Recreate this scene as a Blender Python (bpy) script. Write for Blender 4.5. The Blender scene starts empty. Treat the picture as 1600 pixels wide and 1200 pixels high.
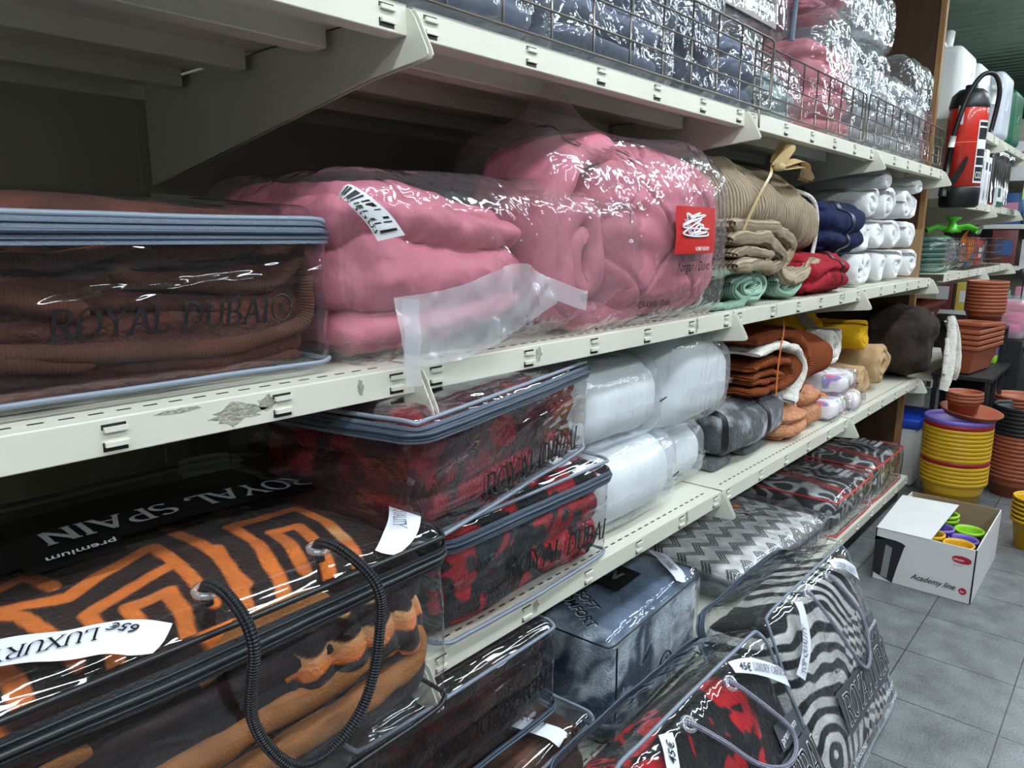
import bpy, bmesh, math, random
import numpy as np
from mathutils import Vector, Matrix, Euler

SC = bpy.context.scene
COL = SC.collection
PI = math.pi
random.seed(7)

# ---------------------------------------------------------------- camera
FPX, PITCH, YAW, ROLL = 1153.1, 0.1986, 0.8581, 0.0041
fwd = Vector((math.sin(YAW)*math.cos(PITCH), math.cos(YAW)*math.cos(PITCH), -math.sin(PITCH)))
rgt = Vector((math.cos(YAW), -math.sin(YAW), 0)); upv = rgt.cross(fwd)
R_ = rgt*math.cos(ROLL)+upv*math.sin(ROLL); U_ = -rgt*math.sin(ROLL)+upv*math.cos(ROLL)
cam_data = bpy.data.cameras.new('camera'); cam = bpy.data.objects.new('camera', cam_data); COL.objects.link(cam)
cam.matrix_world = Matrix(((R_.x, U_.x, -fwd.x, 0), (R_.y, U_.y, -fwd.y, -.936), (R_.z, U_.z, -fwd.z, 1.50), (0, 0, 0, 1)))
cam_data.sensor_width = 36; cam_data.lens = FPX/1600*36; cam_data.clip_start = .02
SC.camera = cam
# ---------------------------------------------------------------- world, exposure
w = bpy.data.worlds.new('world'); SC.world = w; w.use_nodes = True
w.node_tree.nodes['Background'].inputs[0].default_value = (.85, .93, 1, 1)
w.node_tree.nodes['Background'].inputs[1].default_value = .05
SC.view_settings.view_transform = 'Standard'; SC.view_settings.look = 'None'
SC.view_settings.gamma = 1; SC.view_settings.use_curve_mapping = False
SC.view_settings.exposure = 0.0
SC.cycles.transparent_max_bounces = 24
SC.cycles.max_bounces = 8; SC.cycles.diffuse_bounces = 4; SC.cycles.glossy_bounces = 3; SC.cycles.transmission_bounces = 4
SC.cycles.sample_clamp_indirect = 6.0
LAMP_POWER = 30.0

# ---------------------------------------------------------------- helpers
def lin(c):
    c = np.asarray(c, float)/255.0
    return np.where(c <= .04045, c/12.92, ((c+.055)/1.055)**2.4)
def c4(r, g, b): return tuple(lin((r, g, b)))+(1.0,)

def _h(ix, iy, iz, s):
    n = (ix*374761393 + iy*668265263 + iz*2147483647 + s*974634777) & 0xffffffff
    n = ((n ^ (n >> 13))*1274126177) & 0xffffffff
    return ((n ^ (n >> 16)) & 0xffff)/65535.0
def vnoise(P, s=0):
    P = np.asarray(P, float); i = np.floor(P).astype(np.int64); f = P-i; f = f*f*(3-2*f)
    x, y, z = i[..., 0], i[..., 1], i[..., 2]; out = 0
    for dx in (0, 1):
        for dy in (0, 1):
            for dz in (0, 1):
                wgt = (f[..., 0] if dx else 1-f[..., 0])*(f[..., 1] if dy else 1-f[..., 1])*(f[..., 2] if dz else 1-f[..., 2])
                out = out+wgt*_h(x+dx, y+dy, z+dz, s)
    return out*2-1
def fbm(P, s=0, o=4):
    P = np.asarray(P, float); r = 0; a = .5
    for k in range(o): r = r+a*vnoise(P*2**k+17.3*k, s+k); a *= .5
    return r
def smooth(a, b, x):
    t = np.clip((x-a)/(b-a), 0, 1); return t*t*(3-2*t)
def mixc(a, b, t):
    t = np.asarray(t)[..., None]; return np.asarray(a)*(1-t)+np.asarray(b)*t

def mesh_obj(name, V, F, mat, parent=None, col=None, st=None, sm=True):
    me = bpy.data.meshes.new(name)
    V = np.asarray(V, float).reshape(-1, 3)
    me.from_pydata(V.tolist(), [], [list(map(int, f)) for f in F])
    if col is not None:
        a = me.attributes.new('Col', 'FLOAT_COLOR', 'POINT')
        cc = np.ones((len(V), 4), np.float32); cc[:, :3] = col; a.data.foreach_set('color', cc.ravel())
    if st is not None:
        a = me.attributes.new('st', 'FLOAT_VECTOR', 'POINT'); a.data.foreach_set('vector', np.asarray(st, np.float32).ravel())
    if sm: me.polygons.foreach_set('use_smooth', [True]*len(me.polygons))
    me.update(); me.materials.append(mat)
    o = bpy.data.objects.new(name, me); COL.objects.link(o)
    if parent is not None: o.parent = parent
    return o
def thing(name, label, cat, loc=(0, 0, 0), rot=(0, 0, 0), group=None):
    o = bpy.data.objects.new(name, None); COL.objects.link(o); o.location = loc; o.rotation_euler = rot
    o.empty_display_size = .05; o['label'] = label; o['category'] = cat
    if group: o['group'] = group
    return o
def tag(o, label, cat, group=None, kind=None):
    o['label'] = label; o['category'] = cat
    if group: o['group'] = group
    if kind: o['kind'] = kind
    return o
def struct(o): o['kind'] = 'structure'; return o
def copy_tree(o, parent=None):
    c = o.copy(); COL.objects.link(c); c.parent = parent
    for ch in o.children: copy_tree(ch, c)
    return c

class MB:
    def __init__(s): s.V = []; s.F = []; s.n = 0; s.C = []; s.S = []
    def add(s, V, F, col=None, st=None):
        V = np.asarray(V, float).reshape(-1, 3)
        s.F += [[int(i)+s.n for i in f] for f in F]; s.V.append(V); s.n += len(V)
        s.C.append(np.tile(np.asarray(col if col is not None else (1, 1, 1), float), (len(V), 1)) if col is None or np.ndim(col) == 1 else col)
        s.S.append(np.zeros((len(V), 3)) if st is None else st); return s
    def box(s, x0, x1, y0, y1, z0, z1, col=None):
        V = [(x, y, z) for z in (z0, z1) for y in (y0, y1) for x in (x0, x1)]
        return s.add(V, [(0, 2, 3, 1), (4, 5, 7, 6), (0, 1, 5, 4), (2, 6, 7, 3), (0, 4, 6, 2), (1, 3, 7, 5)], col)
    def prism(s, poly, x0, x1, axis=0, col=None):
        # poly of 2D points extruded along an axis (0: poly is (y,z); 1: poly is (x,z); 2: poly is (x,y))
        n = len(poly); V = []
        for t in (x0, x1):
            for a, b in poly: V.append((t, a, b) if axis == 0 else (a, t, b) if axis == 1 else (a, b, t))
        F = [tuple(range(n))[::-1], tuple(range(n, 2*n))]+[(i, (i+1) % n, n+(i+1) % n, n+i) for i in range(n)]
        return s.add(V, F, col)
    def tube(s, pts, r, n=8, closed=False, col=None, flat=1.0, twist=0):
        V, F, S = tube_geo(pts, r, n, closed, flat); return s.add(V, F, col, S)
    def lathe(s, prof, n=32, center=(0, 0, 0), col=None):
        V, F = lathe_geo(prof, n); return s.add(np.array(V)+np.array(center), F, col)
    def build(s, name, mat, parent=None, sm=True, bevel=0, auto=None):
        o = mesh_obj(name, np.concatenate(s.V), s.F, mat, parent, np.concatenate(s.C), np.concatenate(s.S), sm)
        if bevel:
            m = o.modifiers.new('bevel', 'BEVEL'); m.width = bevel; m.segments = 2; m.limit_method = 'ANGLE'
        return o
def gridF(nu, nv, cu=False, cv=False):
    F = []
    for i in range(nu if cu else nu-1):
        for j in range(nv if cv else nv-1):
            F.append((i*nv+j, ((i+1) % nu)*nv+j, ((i+1) % nu)*nv+(j+1) % nv, i*nv+(j+1) % nv))
    return F
def tube_geo(pts, r, n=8, closed=False, flat=1.0):
    P = np.asarray(pts, float); N = len(P)
    if closed: T = np.roll(P, -1, 0)-np.roll(P, 1, 0)
    else: T = np.gradient(P, axis=0)
    T /= np.linalg.norm(T, axis=1)[:, None]+1e-12
    r = np.broadcast_to(r, (N,)); V = []; S = []
    up = np.array((0, 0, 1.)) if abs(T[0][2]) < .9 else np.array((1., 0, 0))
    u = np.cross(up, T[0]); u /= np.linalg.norm(u); L = 0
    for i in range(N):
        u = u-T[i]*(u@T[i]); u /= np.linalg.norm(u)+1e-12; v = np.cross(T[i], u)
        if i: L += np.linalg.norm(P[i]-P[i-1])
        for k in range(n):
            a = 2*PI*k/n; V.append(P[i]+r[i]*(math.cos(a)*u+math.sin(a)*v*flat)); S.append((L, k/n, 0))
    F = gridF(N, n, closed, True)
    if not closed: F += [tuple(range(n))[::-1], tuple((N-1)*n+k for k in range(n))]
    return V, F, np.array(S)
def lathe_geo(prof, n):
    V = []; m = len(prof)
    for k in range(n):
        a = 2*PI*k/n
        for r, z in prof: V.append((r*math.cos(a), r*math.sin(a), z))
    F = [(i*m+j, ((i+1) % n)*m+j, ((i+1) % n)*m+j+1, i*m+j+1) for i in range(n) for j in range(m-1)]
    return V, F
def spline(pts, n):
    P = np.asarray(pts, float); Q = np.vstack([2*P[0]-P[1], P, 2*P[-1]-P[-2]]); out = []
    m = len(P)-1
    for t in np.linspace(0, m, n):
        i = min(int(t), m-1); f = t-i; a, b, c, d = Q[i:i+4]
        out.append(.5*((2*b)+(c-a)*f+(2*a-5*b+4*c-d)*f*f+(3*b-a-3*c+d)*f**3))
    return np.array(out)

# ---------------------------------------------------------------- materials
def nt(name):
    m = bpy.data.materials.new(name); m.use_nodes = True; n = m.node_tree.nodes; n.clear()
    out = n.new('ShaderNodeOutputMaterial'); return m, n, m.node_tree.links, out
_plain = {}
def plain(name, rgb, rough=.5, metal=0, bump=0, bscale=50, spec=.5, coat=0, var=0, vscale=8, attr=False, sheen=0, alpha=None, sub=None):
    m, n, l, out = nt(name)
    b = n.new('ShaderNodeBsdfPrincipled'); l.new(b.outputs[0], out.inputs[0])
    col = c4(*rgb); b.inputs['Base Color'].default_value = col; b.inputs['Roughness'].default_value = rough
    b.inputs['Metallic'].default_value = metal; b.inputs['Specular IOR Level'].default_value = spec; b.inputs['Coat Weight'].default_value = coat
    if sheen: b.inputs['Sheen Weight'].default_value = sheen; b.inputs['Sheen Roughness'].default_value = .4; b.inputs['Sheen Tint'].default_value = (col if not attr else (1, 1, 1, 1))
    src = None
    if attr:
        a = n.new('ShaderNodeAttribute'); a.attribute_name = 'Col'; src = a.outputs['Color']
    tc = n.new('ShaderNodeTexCoord')
    if var:
        nz = n.new('ShaderNodeTexNoise'); nz.inputs['Scale'].default_value = vscale; nz.inputs['Detail'].default_value = 4; l.new(tc.outputs['Object'], nz.inputs['Vector'])
        mr = n.new('ShaderNodeMapRange'); mr.inputs[1].default_value = .3; mr.inputs[2].default_value = .7; mr.inputs[3].default_value = 1-var; mr.inputs[4].default_value = 1+var*.6
        l.new(nz.outputs[0], mr.inputs[0])
        vm = n.new('ShaderNodeVectorMath'); vm.operation = 'SCALE'; l.new(mr.outputs[0], vm.inputs['Scale'])
        if src: l.new(src, vm.inputs[0])
        else: vm.inputs[0].default_value = col[:3]
        src = vm.outputs[0]
    if src: l.new(src, b.inputs['Base Color'])
    if bump:
        nz = n.new('ShaderNodeTexNoise'); nz.inputs['Scale'].default_value = bscale; nz.inputs['Detail'].default_value = 5; l.new(tc.outputs['Object'], nz.inputs['Vector'])
        bp = n.new('ShaderNodeBump'); bp.inputs['Strength'].default_value = bump; bp.inputs['Distance'].default_value = .01; l.new(nz.outputs[0], bp.inputs['Height']); l.new(bp.outputs[0], b.inputs['Normal'])
    return m
def fabric(name, rgb=(200, 200, 200), attr=False, var=.25, vscale=14, bump=.5, bscale=220, sheen=.4, rough=.9):
    return plain(name, rgb, rough, 0, bump, bscale, .2, 0, var, vscale, attr, sheen)
def ribbed(name, rgb, period=.008, depth=.5, attr=False, dark=.35, axis=0, sheen=.3):
    m = fabric(name, rgb, attr, .25, 12, 0, 200, sheen); n = m.node_tree.nodes; l = m.node_tree.links
    b = [x for x in n if x.type == 'BSDF_PRINCIPLED'][0]
    a = n.new('ShaderNodeAttribute'); a.attribute_name = 'st'; sx = n.new('ShaderNodeSeparateXYZ'); l.new(a.outputs['Vector'], sx.inputs[0])
    nz = n.new('ShaderNodeTexNoise'); nz.inputs['Scale'].default_value = 9; l.new(a.outputs['Vector'], nz.inputs['Vector'])
    m1 = n.new('ShaderNodeMath'); m1.operation = 'MULTIPLY_ADD'; m1.inputs[1].default_value = 2*PI/period; l.new(sx.outputs[axis], m1.inputs[0])
    m2 = n.new('ShaderNodeMath'); m2.operation = 'MULTIPLY'; m2.inputs[1].default_value = 5; l.new(nz.outputs[0], m2.inputs[0]); l.new(m2.outputs[0], m1.inputs[2])
    s = n.new('ShaderNodeMath'); s.operation = 'SINE'; l.new(m1.outputs[0], s.inputs[0])
    bp = n.new('ShaderNodeBump'); bp.inputs['Strength'].default_value = depth; bp.inputs['Distance'].default_value = .004; l.new(s.outputs[0], bp.inputs['Height']); l.new(bp.outputs[0], b.inputs['Normal'])
    mr = n.new('ShaderNodeMapRange'); mr.inputs[1].default_value = -1; mr.inputs[2].default_value = .4; mr.inputs[3].default_value = 1-dark; mr.inputs[4].default_value = 1
    l.new(s.outputs[0], mr.inputs[0]); src = b.inputs['Base Color'].links[0].from_socket
    vm = n.new('ShaderNodeVectorMath'); vm.operation = 'SCALE'; l.new(src, vm.inputs[0]); l.new(mr.outputs[0], vm.inputs['Scale']); l.new(vm.outputs[0], b.inputs['Base Color'])
    return m
def film(name, tint=(1, 1, 1), haze=.03, rough=.06, bump=.3, scale=(8, 8, 8), crinkle=0, boost=1.0, hazecol=(235, 240, 245), dist=.03):
    """thin clear plastic: see-through sheet with a fresnel gloss and a little milky scatter"""
    m, n, l, out = nt(name)
    tr = n.new('ShaderNodeBsdfTransparent'); tr.inputs[0].default_value = tuple(tint)+(1,)
    gl = n.new('ShaderNodeBsdfGlossy'); gl.inputs['Roughness'].default_value = rough; gl.inputs[0].default_value = (.95, .97, 1, 1)
    df = n.new('ShaderNodeBsdfDiffuse'); df.inputs[0].default_value = c4(*hazecol)
    tl = n.new('ShaderNodeBsdfTranslucent'); tl.inputs[0].default_value = c4(*hazecol)
    dm = n.new('ShaderNodeMixShader'); dm.inputs[0].default_value = .4; l.new(df.outputs[0], dm.inputs[1]); l.new(tl.outputs[0], dm.inputs[2])
    tc = n.new('ShaderNodeTexCoord'); mp = n.new('ShaderNodeMapping'); mp.inputs['Scale'].default_value = scale; l.new(tc.outputs['Object'], mp.inputs[0])
    nz = n.new('ShaderNodeTexNoise'); nz.inputs['Scale'].default_value = 1; nz.inputs['Detail'].default_value = 3; nz.inputs['Distortion'].default_value = .6; l.new(mp.outputs[0], nz.inputs['Vector'])
    bp = n.new('ShaderNodeBump'); bp.inputs['Strength'].default_value = bump; bp.inputs['Distance'].default_value = dist; l.new(nz.outputs[0], bp.inputs['Height'])
    nrm = bp.outputs[0]
    if crinkle:
        vo = n.new('ShaderNodeTexVoronoi'); vo.inputs['Scale'].default_value = crinkle; vo.feature = 'F1'
        n2 = n.new('ShaderNodeTexNoise'); n2.inputs['Scale'].default_value = crinkle*.6; n2.inputs['Detail'].default_value = 2; l.new(tc.outputs['Object'], n2.inputs['Vector'])
        va = n.new('ShaderNodeVectorMath'); va.operation = 'MULTIPLY_ADD'; va.inputs[1].default_value = (.18, .18, .18); l.new(n2.outputs[1], va.inputs[0]); l.new(tc.outputs['Object'], va.inputs[2])
        l.new(va.outputs[0], vo.inputs['Vector'])
        b2 = n.new('ShaderNodeBump'); b2.inputs['Distance'].default_value = .012
        mk = n.new('ShaderNodeTexNoise'); mk.inputs['Scale'].default_value = 5; mk.inputs['Detail'].default_value = 1; l.new(tc.outputs['Object'], mk.inputs['Vector'])
        mr = n.new('ShaderNodeMapRange'); mr.inputs[1].default_value = .45; mr.inputs[2].default_value = .68; mr.inputs[3].default_value = .12; mr.inputs[4].default_value = .8; l.new(mk.outputs[0], mr.inputs[0]); l.new(mr.outputs[0], b2.inputs['Strength']); l.new(vo.outputs[0], b2.inputs['Height']); l.new(nrm, b2.inputs['Normal']); nrm = b2.outputs[0]
    l.new(nrm, gl.inputs['Normal'])
    lw = n.new('ShaderNodeFresnel'); l.new(nrm, lw.inputs['Normal'])
    ge = n.new('ShaderNodeNewGeometry'); io = n.new('ShaderNodeMapRange'); io.inputs[3].default_value = 1.5; io.inputs[4].default_value = 1/1.5; l.new(ge.outputs['Backfacing'], io.inputs[0]); l.new(io.outputs[0], lw.inputs['IOR'])
    mu = n.new('ShaderNodeMath'); mu.operation = 'MULTIPLY_ADD'; mu.inputs[1].default_value = 1.5*boost; mu.inputs[2].default_value = 0; mu.use_clamp = True; l.new(lw.outputs[0], mu.inputs[0])
    m1 = n.new('ShaderNodeMixShader'); l.new(tr.outputs[0], m1.inputs[1]); l.new(dm.outputs[0], m1.inputs[2]); m1.inputs[0].default_value = haze
    m2 = n.new('ShaderNodeMixShader'); l.new(mu.outputs[0], m2.inputs[0]); l.new(m1.outputs[0], m2.inputs[1]); l.new(gl.outputs[0], m2.inputs[2]); l.new(m2.outputs[0], out.inputs[0])
    return m

# ---------------------------------------------------------------- soft boxes
_lat = {}
def lattice(nx, ny, nz):
    key = (nx, ny, nz)
    if key in _lat: return _lat[key]
    idx = {}; P = []; F = []
    def g(i, j, k):
        t = (i, j, k)
        if t not in idx: idx[t] = len(P); P.append((2*i/nx-1, 2*j/ny-1, 2*k/nz-1))
        return idx[t]
    for i in range(nx):
        for j in range(ny):
            F.append((g(i, j, nz), g(i+1, j, nz), g(i+1, j+1, nz), g(i, j+1, nz))); F.append((g(i, j, 0), g(i, j+1, 0), g(i+1, j+1, 0), g(i+1, j, 0)))
    for i in range(nx):
        for k in range(nz):
            F.append((g(i, 0, k), g(i+1, 0, k), g(i+1, 0, k+1), g(i, 0, k+1))); F.append((g(i, ny, k), g(i, ny, k+1), g(i+1, ny, k+1), g(i+1, ny, k)))
    for j in range(ny):
        for k in range(nz):
            F.append((g(0, j, k), g(0, j, k+1), g(0, j+1, k+1), g(0, j+1, k))); F.append((g(nx, j, k), g(nx, j+1, k), g(nx, j+1, k+1), g(nx, j, k+1)))
    _lat[key] = (np.array(P), F); return _lat[key]

class Soft:
    """rounded box whose front-bottom edge is at y=0,z=0 and centre x=0; every mark on it is laid through the same surface map"""
    def __init__(s, w, d, h, r=.04, bulge=(0, 0, 0), noise=.0, nscale=6, seed=0, layers=0, lamp=.012, post=None, nstretch=(1, 1, 1)):
        s.dim = np.array((w/2, d/2, h/2)); s.r = min(r, min(s.dim)*.98); s.b = bulge; s.noise = noise; s.ns = nscale; s.seed = seed
        s.layers = layers; s.lamp = lamp; s.post = post; s.str = np.array(nstretch)
    def map(s, p, off=0.0):
        p = np.asarray(p, float); dm = s.dim
        q0 = p*dm; q = np.clip(q0, -(dm-s.r), dm-s.r); v = q0-q; L = np.linalg.norm(v, axis=-1, keepdims=True)
        nrm = np.where(L > 1e-9, v/np.maximum(L, 1e-9), 0); pos = q+nrm*s.r
        a = 1-p**2; ax = np.clip(a, 0, 1)**.8
        d = nrm*0
        d[..., 0] += s.b[0]*p[..., 0]*ax[..., 1]*ax[..., 2]; d[..., 1] += s.b[1]*p[..., 1]*ax[..., 0]*ax[..., 2]; d[..., 2] += s.b[2]*np.maximum(p[..., 2], 0)*ax[..., 0]*ax[..., 1]
        side = np.sqrt(np.clip(1-nrm[..., 2]**2, 0, 1))
        hn = nrm*np.array((1, 1, 0))
        if s.layers:
            ph = (p[..., 2]*.5+.5)*s.layers+.35*vnoise(np.stack([pos[..., 0]*5, pos[..., 1]*5, p[..., 2]*1.5], -1), s.seed+5)
            fr = np.abs(np.sin(PI*ph)); d += hn*((fr**.55-1)*s.lamp*2)[..., None]
        pos = pos+d+nrm*off
        if s.noise: pos = pos+nrm*(s.noise*fbm(pos*s.ns*s.str+3.1, s.seed, 4))[..., None]
        if s.post is not None: pos = s.post(pos, p)
        pos = pos+np.array((0, dm[1], dm[2])); pos[..., 2] = np.where(pos[..., 2] < .001, .001+(pos[..., 2]-.001)*.04, pos[..., 2])
        return pos
    def mesh(s, name, mat, parent, n=60, col=None, off=0.0, center=None):
        m = max(s.dim); k = [max(6, int(n*v/m)) for v in s.dim]
        P, F = lattice(*k); V = s.map(P, off); C = col(V, P) if col else None
        st = P*s.dim
        return mesh_obj(name, V, F, mat, parent, C, st)
    def face(s, f, uv, off=.002):
        uv = np.asarray(uv, float); u = uv[..., 0]; v = uv[..., 1]; o = np.ones_like(u)
        p = {'top': (u, v, o), 'front': (u, -o, v), 'back': (-u, o, v), 'right': (o, u, v), 'left': (-o, -u, v)}[f]
        return s.map(np.stack(p, -1), off)
    def ring(s, pz, n=160, off=.003, xy=1.0):
        t = np.linspace(0, 8, n, endpoint=False); P = []
        for a in t:
            k = int(a//2); f = a-2*k-1
            P.append([(f, -1), (1, f), (-f, 1), (-1, -f)][k])
        P = np.array(P); P = np.column_stack([P, np.full(len(P), pz)])
        return s.map(P, off)
    def band(s, name, mat, parent, z0, z1, n=200, m=4, off=.004, col=None):
        rings = [s.ring(z, n, off) for z in np.linspace(z0, z1, m)]
        V = np.stack(rings, 1).reshape(-1, 3); return mesh_obj(name, V, gridF(n, m, True), mat, parent, col)
    def strip(s, name, mat, parent, f, line, wid, off=.004, n=40):
        """a ribbon along a centre line in metres on a face (u across, v up, face centre = 0,0)"""
        sc = s.fs(f); L = spline(line, n); T = np.gradient(L, axis=0); T /= np.linalg.norm(T, axis=1)[:, None]; N = np.column_stack([-T[:, 1], T[:, 0]])
        rows = [L+N*wid*k for k in (-.5, -.25, 0, .25, .5)]
        V = np.stack([s.face(f, r/sc, off) for r in rows], 1).reshape(-1, 3); return mesh_obj(name, V, gridF(n, 5), mat, parent)
    def fs(s, f): return {'top': s.dim[[0, 1]], 'front': s.dim[[0, 2]], 'back': s.dim[[0, 2]], 'right': s.dim[[1, 2]], 'left': s.dim[[1, 2]]}[f]
    def print(s, name, mat, parent, f, V2, F, org, ux, uy, off=.006):
        """flat lettering V2 (x,y) laid on a face: origin, x direction and y direction in metres"""
        V2 = np.asarray(V2); P = np.asarray(org)+V2[:, :1]*np.asarray(ux)+V2[:, 1:2]*np.asarray(uy)
        return mesh_obj(name, s.face(f, P/s.fs(f), off), F, mat, parent, sm=False)

def text_geo(txt, size=1.0, shear=0.0, maxlen=.15, align='LEFT'):
    cu = bpy.data.curves.new('t', 'FONT'); cu.body = txt; cu.size = size; cu.shear = shear; cu.resolution_u = 3; cu.align_x = align; cu.offset = .012*size
    o = bpy.data.objects.new('t', cu); me = bpy.data.meshes.new_from_object(o)
    bm = bmesh.new(); bm.from_mesh(me); bmesh.ops.triangulate(bm, faces=bm.faces)
    for _ in range(3):
        es = [e for e in bm.edges if e.calc_length() > maxlen*size]
        if not es: break
        bmesh.ops.subdivide_edges(bm, edges=es, cuts=1); bmesh.ops.triangulate(bm, faces=bm.faces)
    V = np.array([v.co[:2] for v in bm.verts]) if bm.verts else np.zeros((0, 2)); bm.verts.index_update(); F = [[v.index for v in f.verts] for f in bm.faces]
    bm.free(); bpy.data.meshes.remove(me); bpy.data.objects.remove(o); bpy.data.curves.remove(cu)
    return V, F
# a serif alphabet drawn with a broad pen: strokes as polylines in a box one unit high
def arc(cx, cy, rx, ry, a0, a1, n=14): return [(cx+rx*math.cos(math.radians(a0+(a1-a0)*i/n)), cy+ry*math.sin(math.radians(a0+(a1-a0)*i/n))) for i in range(n+1)]
GL = {
 'R': (.78, [[(.14, 0), (.14, 1)], [(.14, 1), (.38, 1)]+arc(.38, .75, .26, .25, 90, -90)+[(.14, .5)], [(.36, .5), (.74, 0)]], [(.14, 0), (.14, 1), (.74, 0)]),
 'O': (.9, [arc(.45, .5, .37, .5, 0, 360, 28)], []),
 'Q': (.9, [arc(.45, .5, .37, .5, 0, 360, 28), [(.42, .12), (.62, -.1), (.86, -.2)]], []),
 'C': (.8, [arc(.46, .5, .38, .5, 45, 315, 22), [(.73, .86), (.75, .62)]], []),
 'Y': (.8, [[(.06, 1), (.4, .45)], [(.74, 1), (.4, .45)], [(.4, .45), (.4, 0)]], [(.06, 1), (.74, 1), (.4, 0)]),
 'A': (.84, [[(.08, 0), (.42, 1)], [(.42, 1), (.76, 0)], [(.2, .35), (.64, .35)]], [(.08, 0), (.76, 0)]),
 'L': (.66, [[(.14, 1), (.14, 0)], [(.14, 0), (.6, 0), (.62, .25)]], [(.14, 1), (.14, 0)]),
 'D': (.86, [[(.14, 0), (.14, 1)], [(.14, 1), (.32, 1)]+arc(.34, .5, .42, .5, 90, -90, 18)+[(.14, 0)]], [(.14, 0), (.14, 1)]),
 'U': (.84, [[(.14, 1), (.14, .35)]+arc(.42, .3, .28, .3, 180, 360)+[(.7, 1)]], [(.14, 1), (.7, 1)]),
 'B': (.74, [[(.14, 0), (.14, 1)], [(.14, 1), (.34, 1)]+arc(.34, .76, .24, .24, 90, -90)+[(.14, .52)], [(.14, .52), (.36, .52)]+arc(.36, .26, .29, .26, 90, -90)+[(.14, 0)]], [(.14, 0), (.14, 1)]),
 'I': (.34, [[(.17, 0), (.17, 1)]], [(.17, 0), (.17, 1)]),
 'S': (.66, [arc(.34, .74, .24, .24, 40, 270)+arc(.34, .25, .25, .26, 90, -140)], []),
 'P': (.7, [[(.14, 0), (.14, 1)], [(.14, 1), (.36, 1)]+arc(.36, .73, .26, .27, 90, -90)+[(.14, .46)]], [(.14, 0), (.14, 1)]),
 'N': (.86, [[(.14, 0), (.14, 1)], [(.14, 1), (.72, 0)], [(.72, 0), (.72, 1)]], [(.14, 0), (.72, 1), (.14, 1)]),
 'T': (.74, [[(.37, 0), (.37, 1)], [(.06, .8), (.06, 1), (.68, 1), (.68, .8)]], [(.37, 0)]),
 'X': (.8, [[(.08, 1), (.72, 0)], [(.7, 1), (.1, 0)]], [(.08, 1), (.72, 0), (.7, 1), (.1, 0)]),
 'E': (.68, [[(.14, 0), (.14, 1)], [(.14, 1), (.58, 1), (.6, .82)], [(.14, .52), (.46, .52)], [(.14, 0), (.6, 0), (.63, .2)]], [(.14, 0), (.14, 1)]),
 'V': (.8, [[(.06, 1), (.4, 0)], [(.4, 0), (.74, 1)]], [(.06, 1), (.74, 1)]),
 ' ': (.4, [], [])}
def serif_geo(txt, thick=.15, thin=.06, grow=0.0, skew=0.0, space=.04):
    V = []; F = []; x = 0
    def stroke(P):
        P = np.asarray(P, float); Q = [P[0]]
        for a, b in zip(P[:-1], P[1:]):
            k = max(1, int(np.linalg.norm(b-a)/.12)); Q += [a+(b-a)*i/k for i in range(1, k+1)]
        Q = np.array(Q); T = np.gradient(Q, axis=0); T /= np.linalg.norm(T, axis=1)[:, None]+1e-9
        ang = np.arctan2(T[:, 1], T[:, 0]); wd = thin+(thick-thin)*np.abs(np.sin(ang-.35))**1.5+2*grow
        Q[0] -= T[0]*grow; Q[-1] += T[-1]*grow
        N = np.column_stack([-T[:, 1], T[:, 0]]); b0 = len(V)
        for q, nn, ww in zip(Q, N, wd): V.append(q+nn*ww/2+(x, 0)); V.append(q-nn*ww/2+(x, 0))
        for i in range(len(Q)-1): F.append((b0+2*i, b0+2*i+1, b0+2*i+3, b0+2*i+2))
    for ch in txt:
        if ch not in GL: x += .4; continue
        wd, st, se = GL[ch]
        for s_ in st: stroke(s_)
        for a, b in se: stroke([(a-.13, b), (a+.13, b)])
        x += wd+space
    V = np.array(V)
    if skew: V[:, 0] += skew*V[:, 1]
    return V, F, x

def sheet(path, wid, th, n_ax=18, waves=.0, seed=0, rim=1.0, noise=.003, nscale=30):
    """thick cloth swept along a 2D path (x,z), wid along y; returns V,F,st"""
    P = np.asarray(path, float); N = len(P); T = np.gradient(P, axis=0); T /= np.linalg.norm(T, axis=1)[:, None]+1e-9
    Nn = np.column_stack([-T[:, 1], T[:, 0]]); L = np.concatenate([[0], np.cumsum(np.linalg.norm(np.diff(P, axis=0), axis=1))])
    # section: rounded flat loop (c along normal, a along axis)
    sec = []; hw = wid/2; ht = th/2
    for i in range(n_ax+1): sec.append((ht, -hw+ht+(wid-th)*i/n_ax))
    for k in range(1, 5): a = PI/2*(1-k/2.5); sec.append((ht*math.sin(a), hw-ht+ht*math.cos(a)))
    for i in range(n_ax+1): sec.append((-ht, hw-ht-(wid-th)*i/n_ax))
    for k in range(1, 5): a = PI/2*(-1+k/2.5); sec.append((ht*math.sin(a), -hw+ht-ht*math.cos(a)))
    sec = np.array(sec); M = len(sec)
    end = np.ones(N); 
    for i in range(3): v = [.35, .75, .93][i]; end[i] = v; end[N-1-i] = v
    V = np.zeros((N, M, 3)); S = np.zeros((N, M, 3))
    for i in range(N):
        c = sec[:, 0]*end[i]; xz = P[i]+Nn[i]*c[:, None]
        V[i, :, 0] = xz[:, 0]; V[i, :, 2] = xz[:, 1]; V[i, :, 1] = sec[:, 1]+waves*np.sin(L[i]*14+seed)+waves*.6*np.sin(L[i]*37+2*seed)
        S[i, :, 0] = L[i]; S[i, :, 1] = sec[:, 1]; S[i, :, 2] = c
    V = V.reshape(-1, 3); S = S.reshape(-1, 3)
    if noise: V = V+np.stack([fbm(V*nscale, seed+k, 3) for k in range(3)], -1)*noise*2
    F = gridF(N, M, False, True)+[tuple(range(M))[::-1], tuple((N-1)*M+k for k in range(M))]
    return V, F, S
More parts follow.
